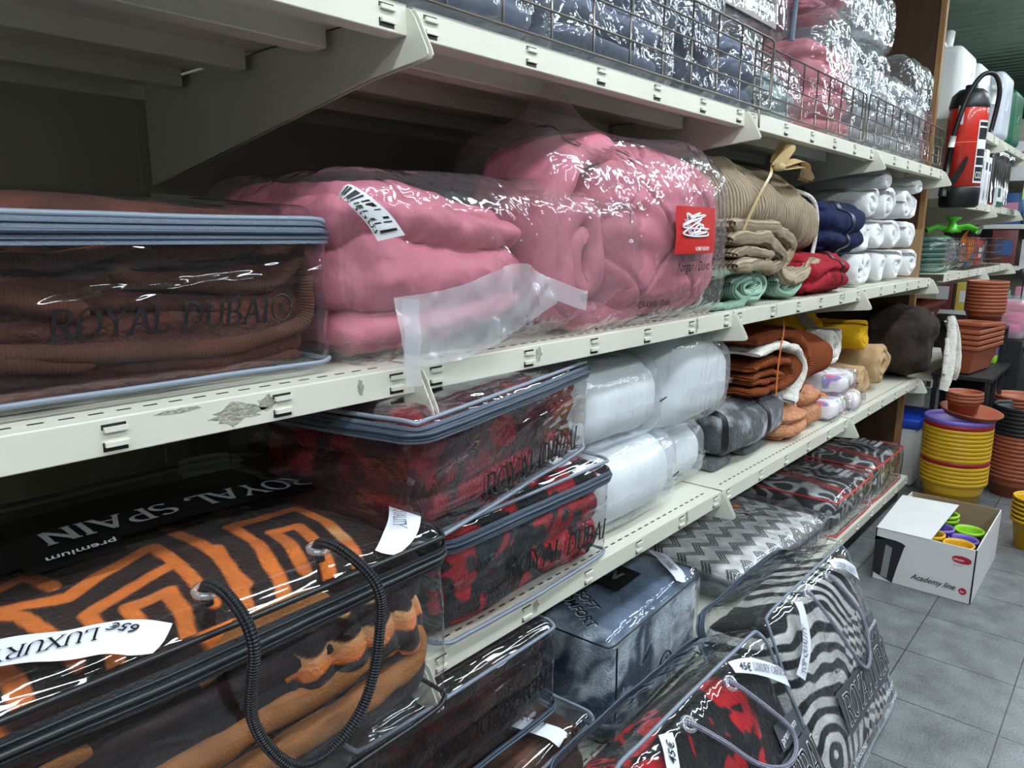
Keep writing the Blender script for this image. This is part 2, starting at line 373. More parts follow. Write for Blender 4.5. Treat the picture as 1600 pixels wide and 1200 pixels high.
def spiral_path(r0, r1, turns, n=150, sx=1, sz=1, a0=0):
    t = np.linspace(0, 1, n); r = r0+(r1-r0)*t; a = a0+2*PI*turns*t
    return np.column_stack([r*np.cos(a)*sx, r*np.sin(a)*sz])
def serp_path(w, h, k, n=40, wob=.01, seed=0):
    """k layers folded back and forth, from the top down"""
    rng = np.random.RandomState(seed); pitch = h/(k); pts = []; 
    for i in range(k):
        z = h-pitch*(i+.5); xs = np.linspace(-w/2+pitch/2, w/2-pitch/2, n)
        if i % 2: xs = xs[::-1]
        ph = rng.rand()*6; zz = z+wob*np.sin(xs/w*5+ph)
        if i: xs_e = xs[0]
        pts += list(zip(xs, zz))
        if i < k-1:
            sgn = 1 if i % 2 == 0 else -1; cx = sgn*(w/2-pitch/2); z1 = pts[-1][1]; z2 = h-pitch*(i+1.5)+wob*math.sin(cx/w*5+0)
            cz = z-pitch/2
            for a in np.linspace(80, -80, 9): pts.append((cx+sgn*pitch/2*math.cos(math.radians(a)), cz+pitch/2*math.sin(math.radians(a))))
    return np.array(pts)
def segdist(P, lines):
    d = np.full(len(P), 9.)
    for ln in lines:
        ln = np.asarray(ln, float)
        for a, b in zip(ln[:-1], ln[1:]):
            ab = b-a; t = np.clip(((P-a)@ab)/(ab@ab+1e-12), 0, 1); d = np.minimum(d, np.linalg.norm(P-(a+t[:, None]*ab), axis=1))
    return d
# ================================================================ room
def node_floor():
    m, n, l, out = nt('floor_tiles'); b = n.new('ShaderNodeBsdfPrincipled'); l.new(b.outputs[0], out.inputs[0])
    tc = n.new('ShaderNodeTexCoord'); mp = n.new('ShaderNodeMapping'); mp.inputs['Location'].default_value = (-2.5+.34*20, .755+.34*20, 0); l.new(tc.outputs['Object'], mp.inputs[0])
    br = n.new('ShaderNodeTexBrick'); br.offset = 0; br.inputs['Scale'].default_value = 1; br.inputs['Brick Width'].default_value = .34; br.inputs['Row Height'].default_value = .34
    br.inputs['Mortar Size'].default_value = .0022; br.inputs['Color1'].default_value = c4(104, 107, 109); br.inputs['Color2'].default_value = c4(112, 115, 116); br.inputs['Mortar'].default_value = c4(52, 54, 56)
    l.new(mp.outputs[0], br.inputs['Vector'])
    nz = n.new('ShaderNodeTexNoise'); nz.inputs['Scale'].default_value = 160; nz.inputs['Detail'].default_value = 6; l.new(tc.outputs['Object'], nz.inputs['Vector'])
    n2 = n.new('ShaderNodeTexNoise'); n2.inputs['Scale'].default_value = 9; n2.inputs['Detail'].default_value = 5; l.new(tc.outputs['Object'], n2.inputs['Vector'])
    a = n.new('ShaderNodeMath'); a.operation = 'ADD'; l.new(nz.outputs[0], a.inputs[0]); l.new(n2.outputs[0], a.inputs[1])
    mr = n.new('ShaderNodeMapRange'); mr.inputs[1].default_value = .7; mr.inputs[2].default_value = 1.3; mr.inputs[3].default_value = .6; mr.inputs[4].default_value = 1.4; l.new(a.outputs[0], mr.inputs[0])
    vm = n.new('ShaderNodeVectorMath'); vm.operation = 'SCALE'; l.new(br.outputs[0], vm.inputs[0]); l.new(mr.outputs[0], vm.inputs['Scale']); l.new(vm.outputs[0], b.inputs['Base Color'])
    b.inputs['Roughness'].default_value = .24
    bp = n.new('ShaderNodeBump'); bp.inputs['Strength'].default_value = .25; bp.inputs['Distance'].default_value = .004; l.new(nz.outputs[0], bp.inputs['Height']); l.new(bp.outputs[0], b.inputs['Normal'])
    return m
m_floor = node_floor()
m_wall = plain('wall_paint', (150, 150, 142), .8, var=.1)
m_wallf = plain('far_side_wall', (84, 82, 78), .8, var=.2)
m_ceil = plain('ceiling_green_metal', (176, 206, 188), .5, 0, var=.1)
m_ceil_gap = plain('ceiling_gap', (20, 24, 22), .8)
m_lampglass = None
def emis(name, rgb, p):
    m, n, l, out = nt(name); e = n.new('ShaderNodeEmission'); e.inputs[0].default_value = c4(*rgb); e.inputs[1].default_value = p; l.new(e.outputs[0], out.inputs[0]); return m
m_lamp = emis('fluorescent_diffuser', (238, 246, 255), LAMP_POWER)
m_white = plain('white_enamel', (225, 225, 222), .4)

struct(MB().box(-3, 16, -4, 3, -.05, 0).build('floor', m_floor, sm=False))
cb = MB(); x = -3.0
while x < 16:
    cb.prism([(x, 3.33), (x, 3.30), (x+.015, 3.27), (x+.125, 3.27), (x+.14, 3.29), (x+.14, 3.33)], -4, 3, 1); x += .17
struct(cb.build('ceiling', m_ceil, sm=False))
struct(MB().box(-3, 16, -4, 3, 3.34, 3.40).build('ceiling_2', m_ceil_gap, sm=False))
struct(MB().box(-3, 16, 3, 3.1, 0, 3.36).build('wall_back', m_wall, sm=False))
struct(MB().box(-3, 16, -4.1, -4, 0, 3.36).build('wall_front', m_wallf, sm=False))
struct(MB().box(-3.1, -3, -4.1, 3.1, 0, 3.36).build('wall_left', m_wall, sm=False))
struct(MB().box(16, 16.1, -4.1, 3.1, 0, 3.36).build('wall_right', m_wall, sm=False))

LP = [(x, y) for y in (-1.05, -2.6) for x in (-1.6, .3, 2.2, 4.1, 6.0, 8.4)]
def ceil_lamp(i, x, y):
    t = thing('ceiling_light', 'long white fluorescent ceiling fitting over the aisle', 'ceiling light', (x, y, 3.1), group='fluorescent fittings on the green ceiling')
    MB().box(-.75, .75, -.09, .09, .05, .1).box(-.6, -.58, -.01, .01, .1, .17).box(.58, .6, -.01, .01, .1, .17).build('housing', m_white, t, sm=False)
    MB().box(-.74, .74, -.115, .115, .02, .05).build('diffuser', m_lamp, t, bevel=.012)
for i, (x, y) in enumerate(LP): ceil_lamp(i, x, y)

# ================================================================ shelving
J = [-.418, .832, 2.082, 3.332, 4.582]
DEP = .93
def shelf_paint(name, rgb):
    m = plain(name, rgb, .38, 0, .05, 30, .5, .1, .06, 3)
    return m
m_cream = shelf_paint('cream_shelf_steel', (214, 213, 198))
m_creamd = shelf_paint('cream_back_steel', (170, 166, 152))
m_chip = plain('worn_sticker_residue', (168, 166, 150), .8, 0, .6, 200, .2, 0, .3, 60)
m_slot = plain('dark_slot', (22, 20, 18), .8)
WHERE = {'A': 'top shelf with wire guards', 'B': 'second shelf from the top', 'C': 'third shelf from the top', 'D': 'bottom shelf'}
BAY = {0: 'leftmost bay', 1: 'second bay from the left', 2: 'third bay from the left', 3: 'bay beside the wooden end panel'}
m_c3 = tuple(lin((214, 213, 198)))
m_cream_col = plain('cream_shelf_steel_punched', (214, 213, 198), .38, 0, .05, 30, .5, .1, .06, 3, True)
tab_mesh = {}
for up in (1, -1):
    o = MB().box(-.014, .014, -.0085, -.003, -.003, .003, m_c3).box(-.016, .013, -.0036, -.003, -.0045+.0045*up, .0045+.002*up, (.01, .009, .008)).build('lip_tab', m_cream_col, None, False)
    tab_mesh[up] = o.data; bpy.data.objects.remove(o)
def shelf(zt, lv, bi, x0, x1, dep=DEP, label=None, group='cream steel shelf boards', lip=.046):
    t = thing('shelf_board', label or 'cream steel shelf board, %s, %s' % (WHERE[lv], BAY[bi]), 'shelf', (x0, 0, zt))
    t['group'] = group
    W = x1-x0; g = .006
    d = MB().box(g, W-g, .0, dep, -.004, 0, m_c3)
    k = 0.05
    while k < W-.06:                                    # the row of punched slots behind the lip
        d.box(k, k+.017, .028, .0325, 0, .0006, (.01, .009, .008)); k += .033
    d.build('deck', m_cream_col, t, sm=False)
    f = MB().box(g, W-g, -.003, 0, -lip, 0).box(g, W-g, 0, .035, -lip, -lip+.003).box(g, g+.003, 0, .03, -lip, 0).box(W-g-.003, W-g, 0, .03, -lip, 0)
    f.build('front_lip', m_cream, t, sm=False, bevel=.0015)
    for q in (.045, .30, .53, .76, .99, 1.205):
        for zc, up in ((-.0135, 1), (-.032, -1)):
            o = bpy.data.objects.new('lip_tab', tab_mesh[up]); COL.objects.link(o); o.parent = t; o.location = (q*W/1.25, 0, zc)
    for yy in (.18, .44, .70):
        h = MB().prism([(yy, -.004), (yy, -.038), (yy+.002, -.040), (yy+.05, -.040), (yy+.052, -.038), (yy+.052, -.004), (yy+.049, -.004), (yy+.049, -.037), (yy+.003, -.037), (yy+.003, -.004)], g+.02, W-g-.02)
        h.build('stiffener', m_cream, t, sm=False)
    MB().box(g, W-g, dep-.004, dep, -.04, -.004).build('rear_flange', m_cream, t, sm=False)
    return t
ZA, ZB, ZC, ZD = 1.85, 1.282, .724, .15
for lv, z in (('A', ZA), ('B', ZB), ('C', ZC), ('D', ZD)):
    for b in range(4):
        t = shelf(z, lv, b, J[b], J[b+1])
        if lv == 'B' and b == 0:                        # worn patches where stickers were pulled off
            rng = np.random.RandomState(3)
            for (cx, cz, rx, rz) in ((.885+.035, -.024, .036, .014), (.965, -.016, .014, .010), (1.13, -.02, .006, .012), (.84, -.006, .03, .003)):
                P = [(cx+rx*math.cos(a)*(1+.3*rng.randn()*.6), -.0034, cz+rz*math.sin(a)*(1+.3*rng.randn()*.6)) for a in np.linspace(0, 2*PI, 22)[:-1]]
                MB().add(P, [tuple(range(21))]).build('worn_patch', m_chip, t, sm=False)
        if lv == 'B' and b == 1 or lv == 'C' and b == 1 or lv == 'B' and b == 2:
            rng = np.random.RandomState(b)
            for cx in (.33, 1.02):
                P = [(cx+.009*math.cos(a)*(1+.3*rng.randn()), -.0034, -.02+.018*math.sin(a)*(1+.2*rng.randn())) for a in np.linspace(0, 2*PI, 18)[:-1]]
                MB().add(P, [tuple(range(17))]).build('worn_patch', m_chip, t, sm=False)
BR_POLY = [(-.004, -.006), (-.012, -.008), (-.022, -.022), (-.048, -.070), (-.050, -.078), (-.045, -.083), (.10, -.098), (DEP-.02, -.235), (DEP, -.235), (DEP, -.01), (.02, -.006)]
def bracket(x, z, label, poly=BR_POLY):
    t = thing('shelf_bracket', label, 'shelf bracket', (x, 0, z), group='cream triangular shelf brackets')
    for s in (-1, 1):
        MB().prism(poly, s*.0055-.0012, s*.0055+.0012).build('side_plate', m_cream, t, sm=False, bevel=.0008)
    return t
JN = {1: 'left', 2: 'second', 3: 'third', 4: 'last'}
for lv, z in (('A', ZA), ('B', ZB), ('C', ZC)):
    for k in (1, 2, 3, 4):
        bracket(J[k], z, 'cream triangular bracket under the %s, %s from the left' % (WHERE[lv].replace(' with wire guards', ''), ['', 'first', 'second', 'third', 'fourth'][k]))
for k in range(5):
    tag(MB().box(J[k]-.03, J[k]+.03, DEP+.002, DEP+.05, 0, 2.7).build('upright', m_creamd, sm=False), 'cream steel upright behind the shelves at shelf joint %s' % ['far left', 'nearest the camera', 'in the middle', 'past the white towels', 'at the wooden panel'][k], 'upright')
for b in range(4):
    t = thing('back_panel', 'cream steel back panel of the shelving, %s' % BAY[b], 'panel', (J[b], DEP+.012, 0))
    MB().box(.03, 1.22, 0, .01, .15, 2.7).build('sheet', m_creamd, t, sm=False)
m_kick = plain('dark_kick_plate', (40, 38, 36), .7)
tag(MB().box(J[0], J[4], .04, .05, 0, .1).build('kick_plate', m_kick, sm=False), 'dark kick plate under the bottom shelf', 'kick plate')

# wooden end panel
def wood(name, rgb, sc=3):
    m = plain(name, rgb, .55, 0, .1, 30, .3, 0, .25, sc); n = m.node_tree.nodes; l = m.node_tree.links
    nz = [x for x in n if x.type == 'TEX_NOISE'][0]; mp = n.new('ShaderNodeMapping'); mp.inputs['Scale'].default_value = (6, 6, .5)
    tc = [x for x in n if x.type == 'TEX_COORD'][0]; l.new(tc.outputs['Object'], mp.inputs[0]); l.new(mp.outputs[0], nz.inputs['Vector']); return m
m_board = wood('dark_brown_board', (66, 44, 28)); m_post = wood('pine_edge', (140, 104, 66), 8)
t = thing('wooden_end_panel', 'dark brown wooden panel with pale edge closing the shelves', 'panel', (4.66, .08, 0))
MB().box(0, .018, .03, 1.0, 0, 2.95).build('board', m_board, t, sm=False)
MB().box(-.005, .035, 0, .03, 0, 2.95).build('pale_edge', m_post, t, sm=False, bevel=.002)
b = MB().lathe([(0, -.008), (.012, -.008), (.014, 0), (0, 0)], 12)
o = b.build('bolt', m_cream, t); o.location = (-.001, .2, .47); o.rotation_euler = (0, PI/2, 0)

# wire guards along the top shelf
m_wire = plain('galvanised_wire', (120, 112, 104), .3, .9, .1, 90)
def guard(x0, x1, z0, z1, nv, zs, label, yy=-.012, hook=True, latch=False):
    t = thing('wire_guard', label, 'wire guard', (x0, yy, z0)); W = x1-x0; H = z1-z0
    MB().tube([(0, 0, 0), (W-.02, 0, 0), (W-.004, 0, .004), (W, 0, .02), (W, 0, H-.02), (W-.004, 0, H-.004), (W-.02, 0, H), (0, 0, H)], .0031, 8).build('rim_wire', m_wire, t)
    for z in zs: MB().tube([(0, 0.003, z-z0), (W, 0.003, z-z0)], .0022, 6).build('lengthwise_wire', m_wire, t)
    for i in range(nv):
        xx = W*i/(nv-1)*.97+.01; MB().tube([(xx, .006, .002), (xx, .006, H)], .0026, 6).build('upright_wire', m_wire, t)
    if hook:
        xx = W-.085
        MB().tube([(xx, .005, .03), (xx, .004, -.005), (xx-.004, -.004, -.012), (xx-.006, -.007, -.05), (xx-.002, -.007, -.056), (xx+.002, -.005, -.05), (xx+.002, -.003, -.01)], .0024, 6).build('hook', m_wire, t)
    if latch:
        MB().tube([(W-.07, -.004, .03), (W-.03, -.004, .03), (W-.02, -.004, .04), (W-.02, -.004, H-.06), (W-.03, -.004, H-.05), (W-.07, -.004, H-.05)], .0024, 6).build('end_loop', m_wire, t)
    return t
guard(-.35, 2.225, 1.862, 2.055, 19, (1.915, 1.968, 2.012), 'long rusty wire guard in front of the grey duvet bags', latch=True)
guard(2.16, 3.21, 1.868, 2.045, 9, (1.912, 1.956, 2.0), 'middle wire guard in front of the pink duvet bag', yy=.012, hook=False)
guard(3.22, 4.5, 1.868, 2.045, 12, (1.912, 1.956, 2.0), 'far wire guard in front of the clear bags beside the panel', yy=.0, hook=False)
# ================================================================ zipped blanket bags and duvets
m_film = film('clear_vinyl', haze=.006, rough=.035, bump=1.0, scale=(2.0, 2.0, 9), dist=.035)
m_film_v = film('clear_vinyl_upright', haze=.008, rough=.04, bump=.8, scale=(6, 6, 6), dist=.035)
m_film_c = film('crinkled_clear_polythene', haze=.05, rough=.09, bump=.45, scale=(9, 9, 9), crinkle=20, boost=1.0)
m_film_f = film('frosted_polythene', haze=.42, rough=.2, bump=.3, scale=(12, 12, 12), crinkle=20, boost=.9)
m_film_s = film('soft_frosted_polythene', haze=.16, rough=.16, bump=.35, scale=(22, 22, 5), crinkle=0, boost=.8)
m_black = plain('black_print', (14, 14, 16), .5)
m_white_p = plain('white_print', (225, 225, 228), .5)
m_grey_p = plain('silver_grey_print', (150, 150, 155), .45)
m_ribbon = plain('white_satin_label', (222, 226, 238), .45, spec=.3)
m_piping = plain('grey_blue_piping', (122, 133, 147), .35)
m_zip = plain('grey_blue_zip_tape', (90, 102, 118), .5, bump=.4, bscale=400)
m_zipd = plain('grey_blue_zip_teeth', (66, 78, 94), .4, .2)
m_pipb = plain('black_piping', (26, 27, 30), .35)
m_zipb = plain('black_zip_tape', (34, 36, 40), .55, bump=.4, bscale=400)
m_zipbd = plain('black_zip_teeth', (52, 54, 58), .4, .2)
m_red_pip = plain('red_piping', (206, 62, 58), .4)
def braid(name, rgb, rgb2):
    m = plain(name, rgb, .5, 0, 0, 1, .5); n = m.node_tree.nodes; l = m.node_tree.links; b = [x for x in n if x.type == 'BSDF_PRINCIPLED'][0]
    a = n.new('ShaderNodeAttribute'); a.attribute_name = 'st'; s = n.new('ShaderNodeSeparateXYZ'); l.new(a.outputs['Vector'], s.inputs[0])
    outs = []
    for sg in (1, -1):
        m1 = n.new('ShaderNodeMath'); m1.operation = 'MULTIPLY'; m1.inputs[1].default_value = 2*PI/.008; l.new(s.outputs[0], m1.inputs[0])
        m2 = n.new('ShaderNodeMath'); m2.operation = 'MULTIPLY_ADD'; m2.inputs[1].default_value = sg*2*PI*4; l.new(s.outputs[1], m2.inputs[0]); l.new(m1.outputs[0], m2.inputs[2])
        m3 = n.new('ShaderNodeMath'); m3.operation = 'SINE'; l.new(m2.outputs[0], m3.inputs[0]); outs.append(m3.outputs[0])
    mm = n.new('ShaderNodeMath'); mm.operation = 'MULTIPLY'; l.new(outs[0], mm.inputs[0]); l.new(outs[1], mm.inputs[1])
    bp = n.new('ShaderNodeBump'); bp.inputs['Strength'].default_value = .8; bp.inputs['Distance'].default_value = .004; l.new(mm.outputs[0], bp.inputs['Height']); l.new(bp.outputs[0], b.inputs['Normal'])
    mx = n.new('ShaderNodeMix'); mx.data_type = 'RGBA'; mr = n.new('ShaderNodeMapRange'); mr.inputs[1].default_value = -.5; mr.inputs[2].default_value = .5
    l.new(mm.outputs[0], mr.inputs[0]); l.new(mr.outputs[0], mx.inputs[0]); mx.inputs[6].default_value = c4(*rgb2); mx.inputs[7].default_value = c4(*rgb); l.new(mx.outputs[2], b.inputs['Base Color']); return m
m_cord_b = braid('black_braided_cord', (48, 50, 56), (8, 8, 10)); m_cord_g = braid('lilac_grey_braided_cord', (196, 194, 214), (110, 108, 132))
m_clearring = film('clear_grommet', haze=.25, rough=.1, bump=0, boost=2)
m_paper = plain('white_paper', (222, 224, 226), .6)

def zipper(S, t, zc, hw, tape, teeth, off=.006):
    tp = S.band('zip_tape', tape, t, zc-hw, zc+hw, 220, 5, off)
    r = S.ring(zc, 260, off+.0025); o = mesh_obj('zip_teeth', *tube_geo(r, .0035, 6, True)[:2], teeth, tp)
    for dz in (-.55, .55):
        r = S.ring(zc+dz*hw*1.0, 260, off+.001); mesh_obj('zip_ridge', *tube_geo(r, .0016, 5, True)[:2], teeth, tp)
    return tp
def piping(S, t, pz, mat, r=.0045, off=.003):
    P = S.ring(pz, 240, off); return mesh_obj('piping', *tube_geo(P, r, 8, True)[:2], mat, t)
def grommet(S, t, f, uv, mat, r=.014):
    P = S.face(f, np.array(uv)/S.fs(f), .004); q = S.face(f, (np.array(uv)+(.01, 0))/S.fs(f), .004)-P; v = S.face(f, (np.array(uv)+(0, .01))/S.fs(f), .004)-P
    q /= np.linalg.norm(q); v /= np.linalg.norm(v)
    ring = [P+q*r*math.cos(a)+v*r*math.sin(a) for a in np.linspace(0, 2*PI, 25)[:-1]]
    mesh_obj('grommet', *tube_geo(ring, .005, 8, True)[:2], mat, t); return P
def cord(name, t, pts, r, mat, n=90):
    P = spline(pts, n); V, F, S = tube_geo(P, r, 12); return mesh_obj(name, V, F, mat, t, None, S)
def wordmark(S, t, name, txt, f, org, ux, uy, h, mat, thick=.17, thin=.06, skew=.12, off=.006, outline=None, xs=1.0):
    if outline:
        V, F, w = serif_geo(txt, thick, thin, .035, skew); S.print(name+'_outline', outline, t, f, V*(h*xs, h), F, org, ux, uy, off-.0006)
    V, F, w = serif_geo(txt, thick, thin, 0, skew)
    return S.print(name, mat, t, f, V*(h*xs, h), F, org, ux, uy, off)
def sans(S, t, name, txt, f, org, ux, uy, h, mat, shear=0, off=.006, xs=1.0):
    V, F = text_geo(txt, 1.0, shear); return S.print(name, mat, t, f, V*(h*1.35*xs, h*1.35), F, org, ux, uy, off)

# ---------------------------------------------------------------- brown blanket bag, shelf B
m_brown = ribbed('brown_waffle_knit', (84, 49, 35), .005, .35, sheen=.12, dark=.25, axis=0); m_brownp = fabric('brown_plush', (82, 45, 36), var=.65, vscale=9, bump=.8, bscale=90, sheen=.12)
def brown_bag():
    t = thing('blanket_bag', 'clear zipped bag of folded brown blanket lettered ROYAL DUBAI, on the second shelf', 'bag', (.355, .05, ZB+.002))
    bl = Soft(.655, .44, .235, r=.03, bulge=(0, 0, .025), noise=.012, nscale=7, seed=4, layers=4, lamp=.006)
    bl.mesh('blanket', m_brownp, t, 90).location = (0, .04, .012)
    # folds of cloth seen from the front
    def fold(path, th, wd, y, mat, seed):
        V, F, S = sheet(path, wd, th, 6, .004, seed, noise=.0018, nscale=26); mesh_obj('fold', V+np.array((0, y, 0)), F, mat, t, None, S)
    def ln(pts, n=70): return spline(pts, n)
    fold(ln([(-.33, .185), (-.25, .2), (-.15, .187), (-.02, .186), (.05, .2), (.1, .208)]), .02, .07, .062, m_brown, 1)
    fold(ln([(-.33, .166), (-.28, .172), (-.17, .16), (-.06, .135), (.0, .118)]), .034, .07, .06, m_brown, 2)
    fold(ln([(.26, .215), (.2, .195), (.08, .19), (.045, .175), (.06, .158), (.13, .152), (.24, .14), (.3, .17), (.315, .21)]), .024, .06, .056, m_brown, 3)
    fold(ln([(.312, .19), (.322, .14), (.318, .09), (.29, .07), (.18, .052), (.05, .06), (-.1, .075), (-.2, .088), (-.33, .06)]), .024, .06, .055, m_brown, 4)
    fold(ln([(-.33, .118), (-.2, .13), (-.05, .118), (.02, .13), (.1, .125), (.2, .11)]), .03, .05, .064, m_brownp, 5)
    fold(ln([(-.15, .028), (-.2, .04), (-.26, .03), (-.27, .05), (-.22, .066), (-.1, .062), (.0, .05)]), .02, .06, .055, m_brown, 6)
    fold(ln([(-.33, .024), (-.2, .014), (.0, .018), (.2, .016), (.31, .03)]), .02, .05, .06, m_brownp, 7)
    S = Soft(.70, .50, .255, r=.035, bulge=(.006, .012, .03), noise=.020, nscale=5, seed=21, nstretch=(.3, .3, 2.4))
    S.mesh('vinyl_cover', m_film, t, 110)
    zipper(S, t, .72, .13, m_zip, m_zipd, .004); piping(S, t, .88, m_piping, .0045); piping(S, t, -.86, m_piping, .004)
    wordmark(S, t, 'lettering', 'ROYAL DUBAI', 'front', (-.062, -.036), (1, .0), (0, 1), .036, m_black, off=.003, xs=.95)
    c = arc(.02, .02, .02, .024, 0, 360, 20); V, F, _ = [], [], 0
    ring = np.array(c); uv = (ring*.8+(.232, -.033)); mesh_obj('registered_mark', *tube_geo(S.face('front', uv/S.fs('front'), .003), .0016, 5)[:2], m_black, t)
    sans(S, t, 'registered_mark', 'R', 'front', (.242, -.024), (1, 0), (0, 1), .014, m_black, off=.003)
    S.strip('satin_label', m_ribbon, t, 'top', [(-.36, -.19), (-.29, -.175), (-.23, -.2), (-.19, -.235)], .05)
    return t
brown_bag()

# ---------------------------------------------------------------- orange key-pattern blanket bag, overhanging shelf C
KEY = [[(-0.227, 0.247), (-0.096, 0.262), (-0.097, 0.176), (-0.125, 0.081), (-0.157, -0.004)], [(-0.224, 0.244), (-0.227, 0.166), (-0.257, 0.068), (-0.289, -0.033)],
[(-0.188, 0.187), (-0.141, 0.187), (-0.162, 0.107), (-0.219, -0.03)], [(-0.186, 0.184), (-0.195, 0.129), (-0.225, 0.043)], [(-0.284, 0.184), (-0.302, 0.104), (-0.339, -0.02)],
[(-0.299, 0.313), (-0.292, 0.24), (-0.292, 0.15), (-0.307, 0.058)], [(-.55, .205), (-0.481, 0.184), (-0.439, 0.208), (-0.344, 0.252), (-0.345, 0.18), (-0.351, 0.108), (-0.36, 0.047)],
[(-0.479, 0.127), (-0.415, 0.155), (-0.351, 0.175)], [(-0.479, 0.127), (-0.48, 0.068), (-0.489, 0.015)], [(-0.437, 0.112), (-0.386, 0.111), (-0.395, 0.054), (-0.417, -0.031)],
[(-0.437, 0.112), (-0.445, 0.04), (-0.459, -0.019)], [(-.62, .2), (-0.557, 0.197), (-0.536, 0.173), (-0.528, 0.123), (-0.524, 0.04)], [(-.62, .27), (-0.54, 0.262), (-0.501, 0.273), (-0.489, 0.218)],
[(-.63, .12), (-.59, .12), (-.58, .02)], [(-.2, .33), (-.2, .5), (-.4, .5), (-.4, .36), (-.52, .36), (-.52, .5)], [(-.05, .35), (-.08, .5)]]
O_or = lin((216, 116, 46)); O_br = lin((40, 24, 22)); O_tan = lin((228, 178, 122))
m_orange = fabric('carved_plush_orange_brown', attr=True, var=.25, vscale=25, bump=.6, bscale=160, sheen=.08)
m_tan = fabric('caramel_fleece', (150, 98, 54), var=.3, vscale=14, bump=.5, bscale=300)
m_dkbrown = fabric('dark_brown_plush', (46, 28, 26), var=.5, vscale=10, bump=.6, bscale=120, sheen=.1)
def orange_bag():
    t = thing('blanket_bag', 'large clear bag with black zip and cord handle, orange and dark brown key pattern blanket', 'bag', (.77-.41, -.15, ZC+.004))
    W = .82; D = .66; H = .33
    def colf(V, P):
        q = V[:, :2]-np.array((.41, 0)); n1 = fbm(np.c_[V*22], 3, 3)[:, None]*.005
        d = segdist(q+n1*np.array((1, 1)), KEY)
        tt = 1-smooth(.0085, .0125, d); side = (P[:, 2] < .98)
        # edges of the pile on the front: bands of the same pattern turning over
        ss = np.sin((V[:, 0]*15)+2.5*fbm(V*6, 9, 3)); tf = smooth(.35, .6, ss)*smooth(.62, .9, P[:, 2])
        tt = np.where(side, tf, tt); c = mixc(O_br, O_or, tt)
        return mixc(c, O_tan, smooth(.1, .5, fbm(V*9, 12, 3))*tt*.8)
    bl = Soft(W-.03, D-.06, H-.04, r=.05, bulge=(0, 0, .018), noise=.012, nscale=6, seed=8, layers=3, lamp=.01)
    o = bl.mesh('blanket', m_orange, t, 230, colf); o.location = (0, .03, .012)
    # caramel backing folded back on itself, seen low on the front
    V, F, S = sheet(spline([(-.36, .10), (-.2, .128), (.05, .135), (.27, .15), (.335, .155), (.362, .13), (.345, .1), (.28, .085), (.1, .075), (-.36, .045)], 90), .12, .048, 8, .003, 5, noise=.004, nscale=14)
    mesh_obj('backing_fold', V+np.array((0, .078, 0)), F, m_tan, t, None, S)
    # turned-over pleats of patterned pile at the right end
    def pp(pos, p):
        pos = pos.copy(); c = np.abs(np.sin((pos[..., 0]*.9+pos[..., 2]*.25)*62))**.6; pos[..., 1] -= .010*c*smooth(.9, .0, p[..., 1]); pos[..., 2] += .008*c*smooth(.2, 1, p[..., 2])-.10*np.clip(pos[..., 0], -1, 0)*-1*.35-.035*smooth(.04, .13, pos[..., 0]); return pos
    def pc(V, P):
        q = V[:, 2]-.010*fbm(V*40, 3, 2)+.01*np.abs(np.sin(V[:, 0]*55)); b = smooth(-.1, .25, np.sin(q*88+1.4)); return mixc(O_br, mixc(O_tan, O_or, smooth(.10, .05, V[:, 2])), b)
    SP = Soft(.27, .11, .135, r=.05, noise=.006, nscale=18, seed=6, post=pp); P_, F_ = lattice(80, 30, 40); V_ = SP.map(P_); mesh_obj('turned_pleats', V_+np.array((.245, .022, .125)), F_, m_orange, t, pc(V_, P_))
    for k, (x0, x1, z, m_) in enumerate(((-.36, .15, .235, m_dkbrown), (-.38, .30, .19, m_dkbrown), (.0, .2, .262, m_tan), (-.3, -.12, .20, m_tan))):
        V, F, S = sheet(spline([(x0, z-.02), ((x0+x1)/2, z+.01), (x1, z+.012)], 40), .08, .034, 6, .004, k+3, noise=.004, nscale=14); mesh_obj('inner_fold', V+np.array((0, .062, 0)), F, m_, t, None, S)
    S = Soft(W, D, H, r=.04, bulge=(.008, .012, .022), noise=.010, nscale=5, seed=31, nstretch=(.8, .8, 1.6))
    S.mesh('vinyl_cover', m_film, t, 120)
    zipper(S, t, .70, .10, m_zipb, m_zipbd, .004); piping(S, t, .89, m_pipb, .0045); piping(S, t, -.88, m_pipb, .004)
    ty = D/2
    def tp(x, y): return (x+.41-0, y-ty)          # face coordinates of a point given from the right front corner
    # black printed panel with grey wordmark, read from the other side
    m_bp = plain('black_vinyl_print', (10, 10, 11), .35)
    n = 40; pts = [tp(x, .155+.0*x+(.045)*((x+.5)/.5)) for x in np.linspace(-.56, .02, n)]; pts2 = [(p[0], p[1]+.13) for p in pts]
    pts = [tp(x, y) for x, y in zip(np.linspace(-.545, -.06, n), np.linspace(.255, .275, n))]
    V = []; 
    for p in pts:
        for k in range(7): V.append(S.face('top', np.array((p[0], p[1]+.20*k/6))/S.fs('top'), .003))
    mesh_obj('printed_panel', V, gridF(n, 7), m_bp, t)
    wordmark(S, t, 'lettering', 'ROYAL SPAIN', 'top', tp(-.05, .345), (-1, .0), (.0, -1), .052, m_grey_p, .17, .06, 0, .0055, xs=1.0)
    V = [S.face('top', np.array(tp(x, y))/S.fs('top'), .004) for x, y in ((-.395, .262), (-.40, .222), (-.515, .222), (-.52, .265), (-.46, .272))]
    mesh_obj('premium_patch', V, [(0, 1, 2, 3, 4)], m_bp, t, sm=False)
    sans(S, t, 'premium_lettering', 'premium', 'top', tp(-.403, .253), (-1, .0), (.0, -1), .018, m_white_p, .2, .0065)
    sans(S, t, 'small_lettering', 'Mazal', 'top', tp(-.27, .27), (-1, .0), (.0, -1), .011, m_black, .2, .0065); 
